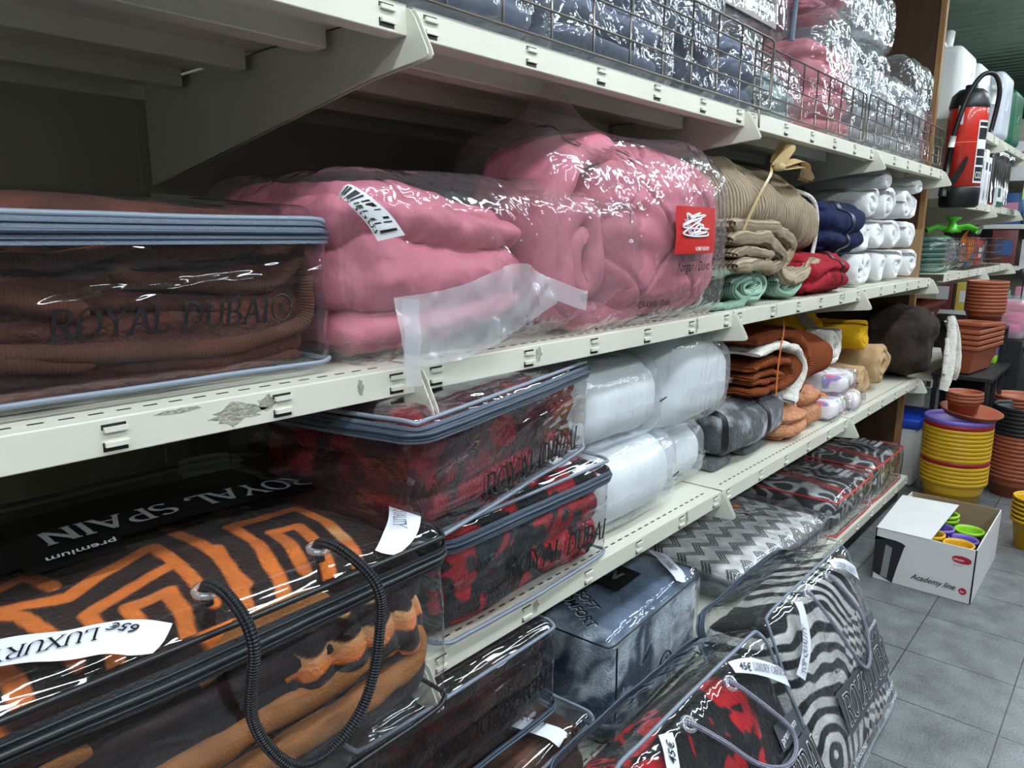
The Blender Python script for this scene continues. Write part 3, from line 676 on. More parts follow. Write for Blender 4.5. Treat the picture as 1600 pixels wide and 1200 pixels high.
    S.strip('satin_label', m_ribbon, t, 'top', [tp(-.45, .0), tp(-.495, .035), tp(-.54, .05), tp(-.60, .082), tp(-.68, .085)], .05, .004)
    wordmark(S, t, 'label_lettering', 'LUXURY CARVED', 'top', tp(-.50, .052), (-.95, .28), (-.28, -.95), .021, m_black, .13, .05, .25, .0065)
    sans(S, t, 'handwritten_price', '65€', 'top', tp(-.465, .03), (-.7, .7), (-.7, -.7), .014, m_black, .3, .0065)
    S.strip('satin_label', m_ribbon, t, 'top', [tp(.02, .145), tp(-.035, .075), tp(-.08, .03), tp(-.13, -.01)], .05, .004)
    wordmark(S, t, 'label_lettering', 'TOP QUALITY', 'top', tp(-.022, .115), (-.66, -.75), (.75, -.66), .018, m_black, .13, .05, .0, .011, xs=.72)
    g1 = grommet(S, t, 'top', tp(-.378, .05), m_clearring); g2 = grommet(S, t, 'top', tp(-.21, .056), m_clearring)
    cord('cord_handle', t, [g1+(0, .0, -.02), g1+(0, 0, .006), g1+(-.002, -.06, .012), g1+(.0, -.105, -.03), (.035, -.035, .20), (.075, -.045, .12), (.135, -.045, .105), (.195, -.045, .15), (.225, -.042, .24), g2+(.02, -.10, -.03), g2+(.0, -.055, .012), g2+(0, 0, .006), g2+(0, 0, -.02)], .0075, m_cord_b, 140)
    return t
orange_bag()

# ---------------------------------------------------------------- generic zipped bag
def zbag(label, loc, rot, dims, colf, zipz=.6, word=None, bseed=1, piping_m=None, layers=3, mat=None, res=150, filmm=None, bulge=(.008, .012, .02), zipped=True, topw=None, name='blanket_bag', noise=.016, pip=True, r=.035, group=None, blanket_name='blanket'):
    t = thing(name, label, 'bag', loc, rot, group); W, D, H = dims
    bl = Soft(W-.026, D-.055, H-.03, r=.035, bulge=(0, .006, bulge[2]*.6), noise=noise, nscale=8, seed=bseed, layers=layers, lamp=.008)
    bl.mesh(blanket_name, mat or m_attr, t, res, colf).location = (0, .027, .008)
    S = Soft(W, D, H, r=r, bulge=bulge, noise=.008, nscale=6, seed=bseed+40, nstretch=(.6, .6, 1.8))
    S.mesh('vinyl_cover', filmm or m_film, t, 90)
    if zipped: zipper(S, t, zipz, .11*.26/H, m_zip, m_zipd, .004)
    if pip:
        piping(S, t, .9, piping_m or m_piping, .004); piping(S, t, -.9, piping_m or m_piping, .004)
    if word: wordmark(S, t, 'lettering', word[0], 'front', word[1], word[2], word[3], word[4], m_black, off=.004, skew=.1)
    return t, S
m_attr = fabric('carved_plush', attr=True, var=.3, vscale=22, bump=.7, bscale=130, sheen=.1)
def damask(a, b, f=9, seed=1, th=.0, wd=.10, c3=None):
    A, B = lin(a), lin(b)
    def g(V, P):
        q = V*f; n = fbm(q+1.5*np.stack([vnoise(q*.8+7, seed), vnoise(q*.8+19, seed), vnoise(q*.8+31, seed)], -1), seed, 3)
        t = smooth(th, th+wd, n); c = mixc(A, B, t)
        if c3 is not None: c = mixc(c, lin(c3), smooth(.25, .4, fbm(V*f*1.7, seed+9, 2)))
        return c
    return g
# burgundy on top, black and red beneath
t, S = zbag('clear zipped bag of black and red blanket on the third shelf, under the burgundy bag', (1.155, -.015, ZC+.002), (0, 0, math.radians(1)), (.58, .45, .265), damask((22, 22, 25), (160, 28, 34), 13, 3, .10, .06, (42, 44, 50)), .62, ('ROYAL DUBAI', (-.122, -.038), (1, -.08), (.08, 1), .0445), 3)
S.strip('paper_label', m_paper, t, 'top', [(.12, -.16), (.12, -.205)], .05)
t, S = zbag('clear zipped bag of burgundy plush blanket on top of the black and red bag', (1.068, -.040, ZC+.272), (0, 0, math.radians(12)), (.68, .45, .235), damask((48, 8, 14), (118, 20, 32), 10, 7, -.08, .3), .70, ('ROYAL DUBAI', (-.16, -.08), (1, .0), (0, 1), .048), 7, noise=.018)
S.strip('paper_label', m_paper, t, 'top', [(.16, -.12), (.17, -.2)], .06)

# dark bag hidden low behind the orange one, and the one beneath, on the bottom shelf
t, S = zbag('clear zipped bag of very dark brown blanket below the third shelf, lettering upside down', (.93, -.035, .43), (0, 0, 0), (.56, .45, .235), damask((28, 18, 17), (56, 36, 30), 6, 17, -.1, .4), -.78, None, 17)
wordmark(S, t, 'lettering', 'ROYAL DUBAI', 'front', (.22, .03), (-1, .0), (0, -1), .04, m_black, off=.005)
t, S = zbag('clear bag of mid brown blanket with a satin label, under the very dark brown bag', (.93, -.10, ZD+.004), (0, 0, math.radians(2)), (.74, .5, .26), damask((66, 42, 32), (104, 70, 54), 7, 27, -.1, .4), .6, None, 27, zipped=False)
S.strip('satin_label', m_ribbon, t, 'top', [(.19, -.10), (.21, -.17), (.235, -.245)], .045)
wordmark(S, t, 'label_lettering', 'CARVED', 'top', (.195, -.10), (.3, -.95), (.95, .3), .02, m_black, .13, .05, .2, .0065)
pz = (.27, .0, .255)
MB().box(-.006, .006, -.012, .012, 0, .006).box(-.004, .004, -.04, -.012, .001, .004).build('zip_puller', m_zipd, t, bevel=.001).location = (.30, -.012, .272)
cord('cord_handle', t, [(.31, -.03, .27), (.36, -.04, .24), (.42, -.02, .20), (.45, .03, .15)], .005, m_cord_g, 40)

# ---------------------------------------------------------------- blue marbled bag on the bottom shelf
def blue_bag():
    t = thing('blanket_bag', 'blue grey marbled blanket bag lettered SUPER SOFT COMFORT on the bottom shelf', 'bag', (1.765, .015, ZD+.003), (0, 0, math.radians(3)))
    W, D, H = .58, .55, .325
    def colf(V, P):
        q = V*7; n = fbm(q+1.8*np.stack([vnoise(q*.7+7, 2), vnoise(q*.7+19, 2), vnoise(q*.7+31, 2)], -1), 5, 4)
        base = mixc(lin((66, 82, 104)), lin((206, 220, 232)), smooth(-.05, .35, n))
        top = mixc(lin((84, 102, 126)), lin((104, 122, 146)), smooth(-.3, .3, n))
        return mixc(base, top, smooth(.7, .98, P[:, 2])*(1-smooth(.75, .95, np.abs(P[:, 0]))*.8))
    bl = Soft(W-.02, D-.02, H-.02, r=.035, bulge=(0, .0, .025), noise=.010, nscale=7, seed=14)
    bl.mesh('blanket', m_attr, t, 200, colf).location = (0, .01, .008)
    S = Soft(W, D, H, r=.035, bulge=(.003, .006, .026), noise=.004, nscale=7, seed=61)
    S.mesh('vinyl_cover', m_film_v, t, 100); piping(S, t, .86, m_pipb, .0025, .001); piping(S, t, -.9, m_pipb, .003)
    for dx in (-.005, .008):
        L = S.map(np.array([(-.9+dx, -1, z) for z in np.linspace(.8, -.85, 20)]), .002); mesh_obj('stitched_seam', *tube_geo(L, .0014, 5)[:2], m_pipb, t)
    m_bp = plain('black_badge', (12, 13, 15), .4); V = [S.face('top', np.array((x, y))/S.fs('top'), .003) for y in np.linspace(-.17, -.07, 5) for x in np.linspace(-.07, .07, 9)]
    mesh_obj('printed_badge', V, gridF(5, 9), m_bp, t)
    m_dim = plain('dim_grey_print', (88, 92, 98), .4)
    wordmark(S, t, 'badge_lettering', 'IN', 'top', (-.02, -.075), (-.1, -.97), (.97, -.1), .05, m_dim, .2, .09, 0, .006)
    for k, s in enumerate(('SUPER SOFT', 'COMFORT')):
        o_ = [(-.10, .03), (-.185, -.03)][k]
        sans(S, t, 'print_halo', s, 'top', (o_[0]-.0025, o_[1]+.0025), (-.47, -.88), (.88, -.47), .030, m_white_p, .1, .0035)
        sans(S, t, 'print_lettering', s, 'top', o_, (-.47, -.88), (.88, -.47), .030, m_black, .1, .0065)
    S.strip('satin_label', m_ribbon, t, 'top', [(.27, -.10), (.235, -.155), (.205, -.19), (.17, -.235), (.14, -.272)], .045)
    wordmark(S, t, 'label_lettering', 'LUXURY CARVED', 'top', (.245, -.115), (-.60, -.80), (.80, -.60), .019, m_black, .13, .05, 0, .0065, xs=.72)
    rr = np.array(arc(.02, -.045, .035, .035, 0, 360, 30)); mesh_obj('copyright_ring', *tube_geo(S.face('front', rr/S.fs('front'), .004), .003, 6)[:2], m_black, t)
    wordmark(S, t, 'copyright_letter', 'C', 'front', (.0, -.062), (1, 0), (0, 1), .035, m_black, .2, .09, 0, .004)
    return t
blue_bag()

# ---------------------------------------------------------------- bags leaning on the bottom shelf from the floor
def face_bag(label, xr, yb, lean, W, H, D, colf, seed, word, price, base_z=0.012, cordm=None, side_price=None, name='blanket_bag'):
    """stands on the floor leaning back; its broad face looks at the aisle"""
    t = thing(name, label, 'bag', (xr-W/2, yb, base_z), (-lean, 0, 0))
    bl = Soft(W-.03, D-.02, H-.045, r=.06, bulge=(0, .02, .0), noise=.014, nscale=7, seed=seed)
    bl.mesh('blanket', m_attr, t, 210, colf).location = (0, .016, .006)
    S = Soft(W, D, H, r=.05, bulge=(.004, .022, .01), noise=.009, nscale=6, seed=seed+70)
    S.mesh('vinyl_cover', m_film_v, t, 110)
    # the two rims are piping loops round the broad faces, the zip runs along the narrow side
    def loop(py, off):
        tt = np.linspace(0, 8, 240, endpoint=False); P = []
        for a in tt:
            k = int(a//2); f = a-2*k-1; q = [(f, -1), (1, f), (-f, 1), (-1, -f)][k]; P.append((q[0], py, q[1]))
        return S.map(np.array(P), off)
    mesh_obj('piping', *tube_geo(loop(-.9, .002), .0045, 8, True)[:2], m_piping, t)
    mesh_obj('piping', *tube_geo(loop(.9, .002), .0045, 8, True)[:2], m_piping, t)
    rows = [loop(y, .004) for y in np.linspace(.60, .84, 4)]; tp_ = mesh_obj('zip_tape', np.stack(rows, 1).reshape(-1, 3), gridF(240, 4, True), m_zip, t)
    mesh_obj('zip_teeth', *tube_geo(loop(.72, .007), .003, 6, True)[:2], m_zipd, tp_)
    # grey printed band with the outlined wordmark, square to the bag
    x0, z0, bw, bh = word['band']; m_band = plain('slate_print', (74, 76, 82), .4)
    V = [S.face('front', np.array((x, z))/S.fs('front'), .003) for z in np.linspace(z0, z0+bh, 5) for x in np.linspace(x0, x0+bw, 24)]
    mesh_obj('printed_band', V, gridF(5, 24), m_band, t)
    wordmark(S, t, 'lettering', word['txt'], 'front', (x0+.02, z0+bh*.2), (1, 0), (0, 1), bh*.62, m_black, .15, .05, .1, .0062, m_white_p, word.get('xs', .82))
    V = [S.face('front', np.array(p)/S.fs('front'), .003) for p in word['prem']]
    mesh_obj('premium_patch', V, [tuple(range(len(V)))], m_band, t, sm=False)
    px_, pz_ = word['prem'][0]; sans(S, t, 'premium_lettering', 'premium', 'front', (px_+.008, pz_+.012), (1, .05), (-.05, 1), .018, m_white_p, .1, .0062)
    for k, s in enumerate(word['small']):
        sans(S, t, 'small_lettering', s[0], 'front', s[1], (1, 0), (0, 1), s[2], m_black if s[3] else m_white_p, 0, .0062)
    lb1, lb2 = word['labels']
    S.strip('satin_label', m_ribbon, t, 'front', lb1[0], .036, .004); wordmark(S, t, 'label_lettering', 'LUXURY CARVED', 'front', *lb1[1:4], .017, m_black, .13, .05, 0, .0065, xs=.72)
    S.strip('satin_label', m_ribbon, t, 'front', lb2[0], .036, .004); wordmark(S, t, 'label_lettering', 'TOP QUALITY', 'front', *lb2[1:4], .018, m_black, .13, .05, .2, .0065, xs=.85)
    if price:
        for o_, ux, uy in price: sans(S, t, 'handwritten_price', '45€', 'front', o_, ux, uy, .018, m_black, .3, .0065)
    (g1, g2), mid = word['cord']; a = grommet(S, t, 'front', g1, m_clearring); b = grommet(S, t, 'front', g2, m_clearring)
    cm = cordm or m_cord_g; ms = [np.array(S.face('front', np.array(q)/S.fs('front'), .014)) for q in mid]
    cord('cord_handle', t, [a+(0, .02, 0), a+(0, -.006, 0)]+ms+[b+(0, -.006, 0), b+(0, .02, 0)], .0055, cm, 110)
    return t, S
def zebra(V, P):
    x = V[:, 0]; z = V[:, 2]; w = fbm(V*5, 31, 3)*.05+fbm(V*16, 33, 2)*.012
    r = np.hypot(x+.22, z-.12)+w; rings = smooth(-.15, .15, np.sin(r*130))
    key = smooth(-.1, .1, np.sin((x*.8+z+w)*120)*np.sign(np.sin((x-z*.6)*60)))
    t = np.where((x > .02) & (z < .35), key, rings)*smooth(.0, .04, .62-z)
    return mixc(lin((34, 35, 37)), lin((206, 206, 204)), t)
RD = dict(band=(-.145, -.145, .47, .125), txt='ROYAL DUBAI', xs=.66, prem=[(.185, .0), (.29, -.008), (.30, .045), (.19, .055)],
  small=[('SUPERSOFT', (.16, -.19), .017, 0), ('EXTRA COMFORT', (.12, -.225), .015, 0), ('2 PERSONS', (-.18, -.215), .019, 0), ('SOFT FEELING', (-.18, -.25), .017, 0), ('Mazalari', (-.12, .02), .014, 1)],
  labels=([(.13, .262), (.19, .225), (.26, .205), (.318, .19)], (.15, .238), (.93, -.28), (.28, .93)) and (([(.14, .262), (.2, .235), (.26, .195), (.32, .15)], (.152, .243), (.87, -.5), (.5, .87)), ([(-.165, .25), (-.19, .19), (-.23, .14), (-.29, .09)], (-.272, .088), (.62, .78), (-.78, .62))),
  cord=(((-.095, .245), (.066, .24)), [(-.04, .12), (.03, -.01), (.085, -.045), (.14, -.02), (.165, .06), (.13, .14)]))
face_bag('clear bag of black and white patterned blanket lettered ROYAL DUBAI, leaning in the aisle', 2.46, -.50, math.radians(23), .66, .555, .26, zebra, 51, RD, None)
def blackred(V, P):
    x = V[:, 0]; z = V[:, 2]; n = fbm(V*19+1.2*vnoise(V*11, 3)[:, None], 41, 3); red = smooth(.08, .16, n)*smooth(.1, .35, vnoise(V*4.3, 77)+.25)
    arcs = smooth(.2, .5, np.sin(np.hypot(x+.24, z-.42)*120))*smooth(-.16, -.2, x)*smooth(.2, .3, z); red = np.maximum(red, arcs)
    return mixc(lin((24, 24, 27)), lin((186, 30, 38)), red)
BR = dict(band=(-.12, -.03, .43, .12), txt='ROYAL DUBAI', xs=.62, prem=[(.15, .10), (.26, .095), (.265, .145), (.16, .155)], small=[],
  labels=(([(.125, .312), (.19, .28), (.25, .24), (.318, .185)], (.185, .272), (.86, -.5), (.5, .86)), ([(-.165, .31), (-.195, .26), (-.235, .2), (-.29, .13)], (-.275, .132), (.6, .8), (-.8, .6))),
  cord=(((-.10, .29), (.082, .288)), [(-.04, .22), (.03, .14), (.11, .09), (.175, .085), (.205, .12), (.16, .19)]))
face_bag('clear bag of black and red blanket priced 45 euro, leaning before the blue bag', 1.65, -.655, math.radians(30), .66, .655, .22, blackred, 91, BR,
   [((.138, .295), (.86, -.5), (.5, .86)), ((-.19, .255), (.6, .8), (-.8, .6))])
# chevron quilt
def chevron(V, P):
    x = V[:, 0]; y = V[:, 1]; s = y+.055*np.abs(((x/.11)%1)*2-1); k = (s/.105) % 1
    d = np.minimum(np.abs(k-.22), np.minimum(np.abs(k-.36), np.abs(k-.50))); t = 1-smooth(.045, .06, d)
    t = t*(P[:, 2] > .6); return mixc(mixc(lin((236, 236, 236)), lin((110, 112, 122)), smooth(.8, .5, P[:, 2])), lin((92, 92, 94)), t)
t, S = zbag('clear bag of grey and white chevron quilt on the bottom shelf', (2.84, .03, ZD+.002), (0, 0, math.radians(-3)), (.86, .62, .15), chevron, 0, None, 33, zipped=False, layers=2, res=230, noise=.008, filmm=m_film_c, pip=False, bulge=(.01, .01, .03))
V = [S.face('top', np.array(p)/S.fs('top'), .004) for p in ((.12, -.01), (.16, -.005), (.155, .02), (.118, .012))]; m_tagor = plain('orange_price_sticker', (240, 128, 40), .5)
mesh_obj('price_sticker', V, [(0, 1, 2, 3)], m_tagor, t, sm=False)
# grey and black quilts with red piping
def rbq(seed):
    def g(V, P):
        q = V*12; n = np.sin(18*fbm(q*.35, seed, 2)); base = mixc(lin((36, 38, 41)), lin((184, 186, 188)), smooth(.1, .8, np.sin(30*fbm(q*.45, seed, 2))))
        strip = smooth(.045, .03, np.abs(V[:, 0]+.06-V[:, 1]*.12+.02))*(P[:, 2] > .8); return mixc(base, lin((150, 22, 26)), strip)
    return g
for k, (x, lbl) in enumerate(((3.62, 'clear bag with red piping holding grey patterned quilt, nearer one on the bottom shelf'), (4.2, 'clear bag with red piping holding dark quilt, farther one beside the wooden panel'))):
    t, S = zbag(lbl, (x, .01, ZD+.002), (0, 0, 0), (.57, .6, .185+.02*k), rbq(61+k), 0, None, 63+k, zipped=False, layers=2, res=150, noise=.012, filmm=m_film_c, piping_m=m_red_pip, bulge=(.01, .015, .035))
    m_sil = plain('silver_print', (176, 180, 184), .35, .3)
    for q in range(5):
        V = [S.face('top', np.array((x_, y_))/S.fs('top'), .004) for y_ in (-.22+.03*q, -.20+.03*q) for x_ in np.linspace(.02+.03*(q % 2), .16-.02*(q % 3), 8)]
        mesh_obj('silver_print_bar', V, gridF(2, 8), m_sil, t)
# ================================================================ pink duvets on shelf B
m_pink = plain('pink_satin_cotton', (190, 108, 126), .55, 0, .35, 45, .3, 0, .12, 5, False, .3)
def quilt_crease(pos, fx, fz, depth, cell=.20):
    a = np.abs(((fx+fz)/cell % 1)-.5)*2; b = np.abs(((fx-fz)/cell % 1)-.5)*2
    return -depth*(np.exp(-((1-a)/.05)**2)+np.exp(-((1-b)/.05)**2))
def pink_duvet_up():
    t = thing('duvet', 'rolled pink quilted duvet standing in a tall clear bag with red label', 'duvet', (1.64, .01, ZB+.002))
    def post(pos, p):
        f = smooth(.3, .8, -p[..., 1]); d = quilt_crease(pos, pos[..., 0]*1.0, pos[..., 2], .011, .27)
        pos = pos.copy(); g = np.clip(f+smooth(.3, .8, p[..., 2]), 0, 1); pos[..., 1] -= d*f; pos[..., 2] += d*.8*smooth(.5, .95, p[..., 2])
        # horizontal pulls near the left fold, shoulders falling to the right and slumped foot at the left
        pos[..., 1] += .005*np.sin(pos[..., 2]*70+3*vnoise(pos*5, 4))*f*smooth(.1, -.6, p[..., 0])+.006*vnoise(pos*np.array((14, 14, 34)), 9)*f
        hx = pos[..., 0]; pos[..., 2] *= 1-.07*smooth(.0, 1, p[..., 0]); pos[..., 1] += .10*smooth(-.55, -1, p[..., 0])*(1-p[..., 1])*.5
        return pos
    S = Soft(.62, .32, .42, r=.10, bulge=(.02, .03, .03), noise=.014, nscale=7, seed=3, post=post); V, F = None, None
    P, F = lattice(110, 66, 68); V = S.map(P); bd = mesh_obj('duvet_body', V+np.array((.05, 0, 0)), F, m_pink, t)
    # the roll showing at the left end: thick folded quilt
    for k, (cx, cz, sx, sz, a0, turns, y) in enumerate(((-.275, .17, .075, .13, 1.2, 1.6, .14),)):
        V, F, S_ = sheet(spiral_path(.25, 1.0, turns, 110, sx, sz, a0)+np.array((cx, cz)), .26, .062, 14, .006, 2, noise=.006, nscale=12)
        mesh_obj('inner_roll', V+np.array((0, y, 0)), F, m_pink, t, None, S_)
    V, F, S_ = sheet(spline([(-.32, .03), (-.36, .12), (-.35, .27), (-.30, .36), (-.24, .40), (-.16, .41), (-.11, .37), (-.15, .3)], 70), .27, .07, 14, .005, 6, noise=.006, nscale=12)
    mesh_obj('outer_turn', V+np.array((0, .165, 0)), F, m_pink, t, None, S_)
    V, F, S_ = sheet(spline([(-.31, .04), (-.25, .032), (-.15, .035), (.0, .036)], 30), .26, .06, 10, .004, 8, noise=.005, nscale=12)
    mesh_obj('lower_turn', V+np.array((0, .15, 0)), F, m_pink, t, None, S_)
    def fpost(pos, p):
        pos = pos.copy(); x = pos[..., 0]; top = smooth(.2, 1, p[..., 2])
        pos[..., 2] += top*(.10*np.exp(-((x+.215)/.075)**2)*np.exp(-((pos[..., 1]+.0)/.10)**2)+.02*np.exp(-((x-.2)/.1)**2)-.035*smooth(.1, .42, x)-.03*smooth(-.2, -.45, x)*0)
        k = .16*np.exp(-((p[..., 2]-1)/.3)**2)*np.exp(-((x+.235)/.2)**2); pos[..., 1] *= 1-k*2; return pos
    C = Soft(.78, .37, .44, r=.06, bulge=(.02, .03, .02), noise=.010, nscale=7, seed=77, post=fpost); C.map0 = C.map
    o = C.mesh('plastic_cover', m_film_c, t, 120); o.location = (-.01, -.02, -.002)
    C2 = C
    def fp(x, z, off=.006): return C.face('front', np.stack([np.asarray(x), np.asarray(z)], -1)/C.fs('front'), off)+np.array((-.01, -.02, -.002))
    g = np.array([(x, z) for z in np.linspace(-.045, .07, 6) for x in np.linspace(.0, .235, 10)]); m_rl = plain('red_printed_label', (186, 30, 28), .4)
    lb = mesh_obj('red_label', fp(g[:, 0], g[:, 1], .004), gridF(6, 10), m_rl, t)
    rng = np.random.RandomState(5)
    for k in range(4):
        c = spline([(.03+.15*rng.rand(), -.01+.065*rng.rand()) for _ in range(6)], 60); mesh_obj('white_swirl', *tube_geo(fp(c[:, 0], c[:, 1], .006), .0024, 5)[:2], m_white_p, lb)
    def say(nm, s, x, z, h, sh=0, mat=m_black):
        V, F = text_geo(s, 1.0, sh); V = V*(h*1.35*.8, h*1.35)+np.array((x, z)); mesh_obj(nm, fp(V[:, 0], V[:, 1], .007), F, mat, t, sm=False)
    say('lettering', 'Yorgan / Duvet', .02, -.088, .026, .15); say('small_lettering', 'Ç/K Kişilik / Double', -.13, -.168, .016, .15); say('small_lettering', '195x215 cm   2 400 g', -.11, -.192, .011)
    say('label_lettering', 'HOME FASHION', .10, -.038, .011, 0, m_white_p)
    bc = MB(); x = .27
    return t
pink_duvet_up()
def pink_duvet_flat():
    t = thing('duvet', 'folded pink duvet lying in a crumpled clear bag with barcode sticker beside the brown bag', 'duvet', (1.0, .05, ZB+.002))
    def post(pos, p):
        pos = pos.copy(); x = pos[..., 0]; pos[..., 1] += .007*vnoise(pos*np.array((34, 20, 16)), 5); pos[..., 2] += .006*vnoise(pos*np.array((30, 30, 30)), 15); pos[..., 2] *= 1-.30*smooth(-.1, .3, x)-.12*smooth(-.3, .3, x); pos[..., 1] += .12*smooth(.12, .34, x)*(1-p[..., 1])*.5; return pos
    S = Soft(.56, .5, .30, r=.07, bulge=(.01, .02, .02), noise=.022, nscale=7, seed=13, layers=3, lamp=.022, post=post); P, F = lattice(100, 90, 60); mesh_obj('duvet_body', S.map(P), F, m_pink, t)
    def fpost(pos, p):
        pos = pos.copy(); x = pos[..., 0]; s = smooth(.10, .50, x)
        pos[..., 2] = pos[..., 2]*(1-.5*s)+.03*s; pos[..., 1] = pos[..., 1]*(1-.8*s)-.25*s
        pos[..., 0] += .10*smooth(.35, .5, x); pos[..., 2] += .01*np.sin(x*40)*smooth(.2, .4, x); return pos
    C = Soft(.80, .50, .325, r=.06, bulge=(.01, .02, .01), noise=.016, nscale=8, seed=55, post=fpost); P, F = lattice(110, 70, 46); V = C.map(P)+np.array((.12, -.03, -.002)); mesh_obj('plastic_cover', V, F, m_film_c, t)
    n = 70; a = spline([(-.235, -.075, .118), (-.10, -.085, .13), (.07, -.08, .165), (.19, -.055, .128)], n); b = spline([(-.238, -.105, .008), (-.09, -.085, .004), (.05, -.075, .03), (.22, -.06, .082)], n)
    rows = [a*(1-k)+b*k for k in np.linspace(0, 1, 14)]; V = np.stack(rows, 1).reshape(-1, 3); V[:, 1] += .006*fbm(V*30, 4, 3)*2; mesh_obj('frosted_closing_band', V, gridF(n, 14), m_film_f, t)
    n = 12; a = np.linspace((-.24, -.10, .12), (-.205, -.10, .115), 4); V = [(q[0], q[1]-.004+.003*math.sin(k), q[2]-.14*k/11) for q in a for k in range(12)]; mesh_obj('band_end', V, gridF(4, 12), m_film_f, t)
    V = spline([(.16, -.05, .14), (.2, -.06, .13), (.26, -.07, .11), (.30, -.075, .10)], 20); V2 = V+np.array((-.005, 0, -.04)); rows = np.stack([V, V*.5+V2*.5, V2], 1).reshape(-1, 3); mesh_obj('band_tail', rows, gridF(20, 3), m_film_f, t)
    # barcode sticker over the shoulder
    def sp(u, v, off): # u across (0-1), v down (0-1)
        c = spline([(-.46, .278), (-.44, .285), (-.40, .262), (-.372, .238), (-.350, .208)], 60); c2 = spline([(-.425, .312), (-.40, .308), (-.355, .27), (-.325, .245), (-.300, .218)], 60); i = np.clip(v*59, 0, 59).astype(int)
        q = c[i]*(1-u[:, None])+c2[i]*u[:, None]-np.array((0, .1625)); return C.face('front', q/C.fs('front'), off-.008)+np.array((.12, -.03, -.002))
    uv = np.array([(a_, b_) for b_ in np.linspace(0, 1, 24) for a_ in np.linspace(0, 1, 5)]); stk = mesh_obj('barcode_sticker', sp(uv[:, 0], uv[:, 1], .012), gridF(24, 5), m_paper, t)
    rng = np.random.RandomState(1); v = .08
    bars = MB()
    while v < .92:
        h = rng.choice([.006, .012, .018]); Q = sp(np.array([.22, .85, .85, .22]), np.array([v, v, v+h, v+h]), .0135); bars.add(Q, [(0, 1, 2, 3)]); v += h+rng.choice([.012, .018])
    bars.build('barcode_print', m_black, stk, sm=False)
    V, F = text_geo('8631121772727', 1.0); w_ = V[:, 0].max(); mesh_obj('barcode_digits', sp(.18-V[:, 1]*.16*1.2, .08+V[:, 0]/w_*.84, .0135), F, m_black, stk, sm=False)
    V = [(x, y, .325+.012*math.sin(x*20)) for x in np.linspace(-.09, .09, 8) for y in np.linspace(.17, .25, 5)]
    V = C.face('top', np.array([(x, y) for x in np.linspace(-.42, -.02, 12) for y in np.linspace(.08, .5, 5)]), .006)+np.array((.12, -.03, 0)); mesh_obj('red_label', V, gridF(12, 5), bpy.data.materials['red_printed_label'], t)
    Vt, F = text_geo('Duvet', 1.0); V = C.face('top', np.c_[-.72+Vt[:, 0]*.12, .2+Vt[:, 1]*.2], .007)+np.array((.12, -.03, 0)); mesh_obj('lettering', V, F, m_black, t, sm=False)
    return t
pink_duvet_flat()

